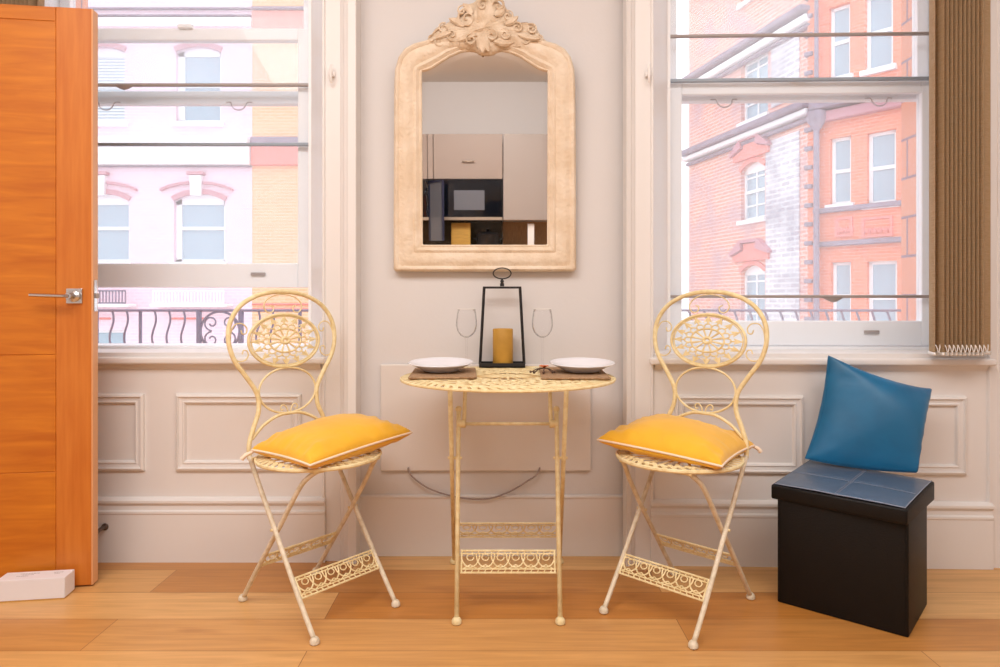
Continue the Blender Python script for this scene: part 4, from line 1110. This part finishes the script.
# orange brick neighbour
OB = empty('orange_brick_building', fa.M, 'orange brick building beside the pale pink terrace across the street', 'building')
gh = []
bm = B(); wall_holes(bm, u_r+.003, 1.0, -4, 9.6, [(-3.2, -2.2, 4.2, 6.0), (-1.2, -.2, 4.2, 6.0), (-3.2, -2.2, 0.6, 2.6), (-1.2, -.2, .6, 2.6)], th=.5); obj('facade_wall', bm, M_orangewall, OB)
for h in [(-3.2, -2.2, 4.2, 6.0), (-1.2, -.2, 4.2, 6.0), (-3.2, -2.2, 0.6, 2.6), (-1.2, -.2, .6, 2.6)]: ext_window(OB, h, wallm=M_orangewall)
xo = 252.3
band(OB, fa, xo, 500, 147, 166, .12, M_redstone); band(OB, fa, xo, 500, 138, 146, .16, M_darkstone, 'string_course')
band(OB, fa, xo, 500, 8, 10.5, .12, M_darkstone, 'string_course'); band(OB, fa, xo, 500, 11, 30, .05, M_redstone, 'red_band')
band(OB, fa, xo, 500, 303, 305, .06, M_redstone, 'red_band'); band(OB, fa, xo, 500, 308, 310, .06, M_redstone, 'red_band'); band(OB, fa, xo, 500, -34, -20, .3, M_stone, 'eaves_cornice')

# red brick corner building (right window)
fb = Fac(7.56, 16, -.2545, 1, -1, -.2545)     # receding flank, u grows away from us
RB = empty('salmon_brick_building', fb.M, 'weathered salmon brick flank receding along the street in the right window', 'building')
def Hb(x0, x1, yt, yb_):
    a, _ = fb.px(x0, 0); c, _ = fb.px(x1, 0); um = fb.px((x0+x1)/2, yt)[1]; ub = fb.px((x0+x1)/2, yb_)[1]
    return (min(a, c), max(a, c), ub, um)
hb = [Hb(741, 765, 162, 219), Hb(741, 765, 265, 330), Hb(741, 768, 50, 118), Hb(741, 770, -75, -5), Hb(700, 715, -90, -30)]
ue = fb.px(689, 0)[0]
bm = B(); wall_holes(bm, 0, ue, -4, 12.6, hb, th=.4)
fw = obj('facade_wall', bm, M_salmon, RB)
for i, h in enumerate(hb):
    ext_window(RB, h, arch=.2 if i < 4 else 0, bars=2, archmat=M_redstone, wallm=M_salmon)
    if i < 2:
        bm = B(); a, c, e, f = h; cu = (a+c)/2
        prism(bm, [(a-.25, f+.12), (c+.25, f+.12), (c+.25, f+.28), (cu+.3, f+.42), (cu+.3, f+.6), (cu-.3, f+.6), (cu-.3, f+.42), (a-.25, f+.28)], -.10, .0)
        obj('window_pediment', bm, M_redstone, RB)
        bm = B(); prism(bm, [(a-.32, f+.28), (cu-.32, f+.44), (cu-.36, f+.62), (cu+.36, f+.62), (cu+.32, f+.44), (c+.32, f+.28), (c+.32, f+.36), (cu+.4, f+.70), (cu-.4, f+.70), (a-.32, f+.36)], -.18, .0)
        obj('pediment_cap', bm, M_rose, RB)
# whitewashed strip
bm = B(); wa, wc = fb.px(800, 0)[0], fb.px(766.5, 0)[0]; zb_ = fb.px(783, 320)[1]; zt_ = 5.2
box(bm, wa, wc, -.03, 0, zb_-3, zt_); obj('whitewashed_patch', bm, M_whitewash, RB)
bm = B(); box(bm, wa, fb.px(772, 0)[0], -.03, 0, 6.05, 7.8); obj('whitewashed_patch', bm, M_whitewash, RB)
for z, dep, m_, h_ in ((8.08, .42, M_darkstone, .14), (7.86, .30, M_stone, .18), (7.66, .18, M_darkstone, .08), (5.78, .40, M_darkstone, .16), (5.6, .28, M_stone, .14), (5.42, .14, M_darkstone, .10), (11.2, .3, M_rose, .12), (12.6, .45, M_darkstone, .25)):
    bm = B(); bevbox(bm, 0, ue, -dep, .0, z-h_, z, .03, 1); obj('string_course', bm, m_, RB)
fd = Fac(7.56, 16, .84, -1, -.77, -.64)
fd = Fac(7.56, 16, .643, -.766, -.766, -.643)
CB = empty('red_brick_building', fd.M, 'bright red brick corner building with tall sash windows in the right window', 'building')
def Hd(x0, x1, yt, yb_):
    a, _ = fd.px(x0, 0); c, _ = fd.px(x1, 0); return (a, c, fd.px((x0+x1)/2, yb_)[1], fd.px((x0+x1)/2, yt)[1])
hd = [Hd(830, 851, 137, 204), Hd(867, 896, 131, 203), Hd(831, 851, 262, 330), Hd(867, 897, 261, 335), Hd(829, 850, 5, 77), Hd(865, 893, -8, 68), Hd(910, 940, 128, 201), Hd(912, 942, 259, 335), Hd(908, 938, -16, 62)]
uR = fd.px(1010, 0)[0]
bm = B(); wall_holes(bm, 0, uR, -4, 12.4, hd, th=.3); obj('facade_wall', bm, M_redwall, CB)
for h in hd: ext_window(CB, h, wallm=M_redwall)
def bandz(x0, yt, yb_, dep, m_, nm='string_course'):
    z1 = fd.px(x0, yt)[1]; z0 = fd.px(x0, yb_)[1]; bm = B(); bevbox(bm, 0, uR, -dep, 0, z0, z1, .02, 1); obj(nm, bm, m_, CB)
bandz(840, 207, 212, .14, M_darkstone); bandz(840, 241, 246, .14, M_darkstone); bandz(840, 100, 108, .35, M_darkstone); bandz(840, 110, 120, .2, M_rose)
for x0, x1 in ((836, 853), (862, 893)):
    a, z1 = fd.px(x0, 218); c, z0 = fd.px(x1, 236); bm = B(); frame_mould(bm, a, c, z0, z1, 0, [(0, 0), (.0, .05), (.05, .05), (.06, 0)])
    for i in range(5):
        x = a+(c-a)*(i+.7)/5.4; tube(bm, smoothpts([(x-.05, -.03, z0+.08), (x, -.04, z0+.2), (x+.04, -.04, z0+.1), (x+.07, -.03, z0+.22)], 3), .018, 5)
    obj('carved_panel', bm, M_redstone, CB)
# rusticated corner pier with downpipe
PR = fd.px(822, 200)[0]
bm = B()
box(bm, -.12, PR-.12, -.12, .0, -4, 12.4); qb = obj('corner_pier', bm, M_redwall, CB)
for y in range(-80, 330, 19):
    z = 1+(300-y)/F*15.9; bm = B(); bevbox(bm, -.18, PR-.16, -.19, .0, z-.05, z+.05, .01, 1); obj('pier_band', bm, M_darkstone, CB)
bm = B(); tube(bm, [(PR-.04, -.20, -4), (PR-.04, -.20, 5.0)], .07, 8); lathe(bm, [(.07, 5.0), (.22, 5.25), (.22, 5.45)], 10, T(PR-.04, -.2)); tube(bm, [(PR-.04, -.20, 5.4), (PR-.04, -.20, 12)], .05, 8)
obj('downpipe', bm, M_darkstone, CB, smooth='auto')

for ch in list(CB.children):
    ch.parent = RB; ch.matrix_parent_inverse = Matrix.Identity(4); ch.matrix_basis = fb.M.inverted() @ fd.M
bpy.data.objects.remove(CB)
RB.name = 'brick_building'; RB['label'] = 'red and salmon brick corner building across the street in the right window'
# balcony railings just outside
def railing(M, x0, x1, label, kind):
    R = empty('balcony_railing', M, label, 'railing')
    zt_, zb = .955, .20
    bm = B(); bevbox(bm, x0, x1, -.012, .012, zt_-.012, zt_, .003, 1); bevbox(bm, x0, x1, -.012, .012, zb, zb+.012, .003, 1)
    for x in (x0+.01, x1-.01): bevbox(bm, x-.012, x+.012, -.012, .012, -.1, zt_+.02, .003, 1)
    obj('rail_frame', bm, M_rail, R)
    return R, zt_, zb
YRL = 3.25
R1, zt_, zb = railing(T(0, YRL), -2.25, -.55, 'wavy wrought iron balcony railing outside the left window', 0)
xpx = lambda x: (x-500)/F*YRL
xs = [(68.5, 0), (83, 1), (97, 0), (111.6, 1), (126, 1), (140.4, 0), (154, 1), (168.4, 1), (183, 1), (199, 2), (241, 2), (258, 1), (272, 1), (300, 0), (318, 1), (332, 1)]
for x, kd in xs:
    X = xpx(x); bm = B()
    if kd == 1:
        tube(bm, smoothpts([(X+.010*math.sin((zt_-z)*34), 0, z) for z in [zt_-(zt_-zb)*i/24 for i in range(25)]], 2), .0056, 6)
    else:
        tube(bm, [(X, 0, zb), (X, 0, zt_)], .009 if kd == 0 else .014, 6)
    obj('baluster', bm, M_rail, R1, smooth=True)
bm = B(); cxr = xpx(220); rr_ = .095
tube(bm, [(cxr+rr_*math.cos(2*PI*k/32), 0, zt_-.012-rr_+rr_*math.sin(2*PI*k/32)) for k in range(32)], .006, 6, closed=True, up=(0, 1, 0))
for s in (-1, 1):
    for q in (-1, 1):
        c0 = Vector((cxr+s*.042, 0, zt_-.107+q*.040)); pts = []
        for i in range(22):
            t = i/21; a = PI*.5+(PI if q > 0 else 0)+s*q*t*2.4*PI; r__ = .038*(1-.75*t); pts.append(c0+Vector((r__*math.cos(a)*1, 0, r__*math.sin(a))))
        tube(bm, pts, .0045, 5, up=(0, 1, 0))
for k in range(3):
    zc = zt_-.30-.19*k
    if zc > zb+.08: tube(bm, [(cxr+rr_*math.cos(2*PI*j/32), 0, zc+rr_*math.sin(2*PI*j/32)) for j in range(32)], .006, 6, closed=True, up=(0, 1, 0))
obj('scroll_panel', bm, M_rail, R1, smooth=True)
R2, zt_, zb = railing(MB_R @ T(0, .75), -.85, .95, 'thin wrought iron balcony railing outside the right window', 0)
for i in range(24):
    X = -.80+.0735*i; bm = B()
    tube(bm, smoothpts([(X-.012, 0, zt_-.006), (X-.004, 0, zt_-.03), (X+.004, 0, zt_-.06), (X, 0, zt_-.12), (X, 0, zb)], 3), .006, 6); obj('baluster', bm, M_rail, R2, smooth=True)
# balcony floor slabs and the street
bm = B(); box(bm, -2.4, -.4, 3.0, 3.32, -.25, -.1); tag(obj('balcony_slab', bm, M_stone), 'stone balcony slab under the left railing', 'balcony')
bm = B(); box(bm, .2, 2.4, 3.0, 3.32, -.25, -.1); tag(obj('balcony_slab', bm, M_stone), 'stone balcony slab under the right railing', 'balcony')
bm = B(); box(bm, -25, 20, 3.1, 40, -4.1, -4.0); tag(obj('street', bm, M_street), kind='structure')
bm = B(); box(bm, -4, 4, 2.9, 3.05, -4.1, -.2); tag(obj('wall_outer_lower', bm, M_reveal), kind='structure')
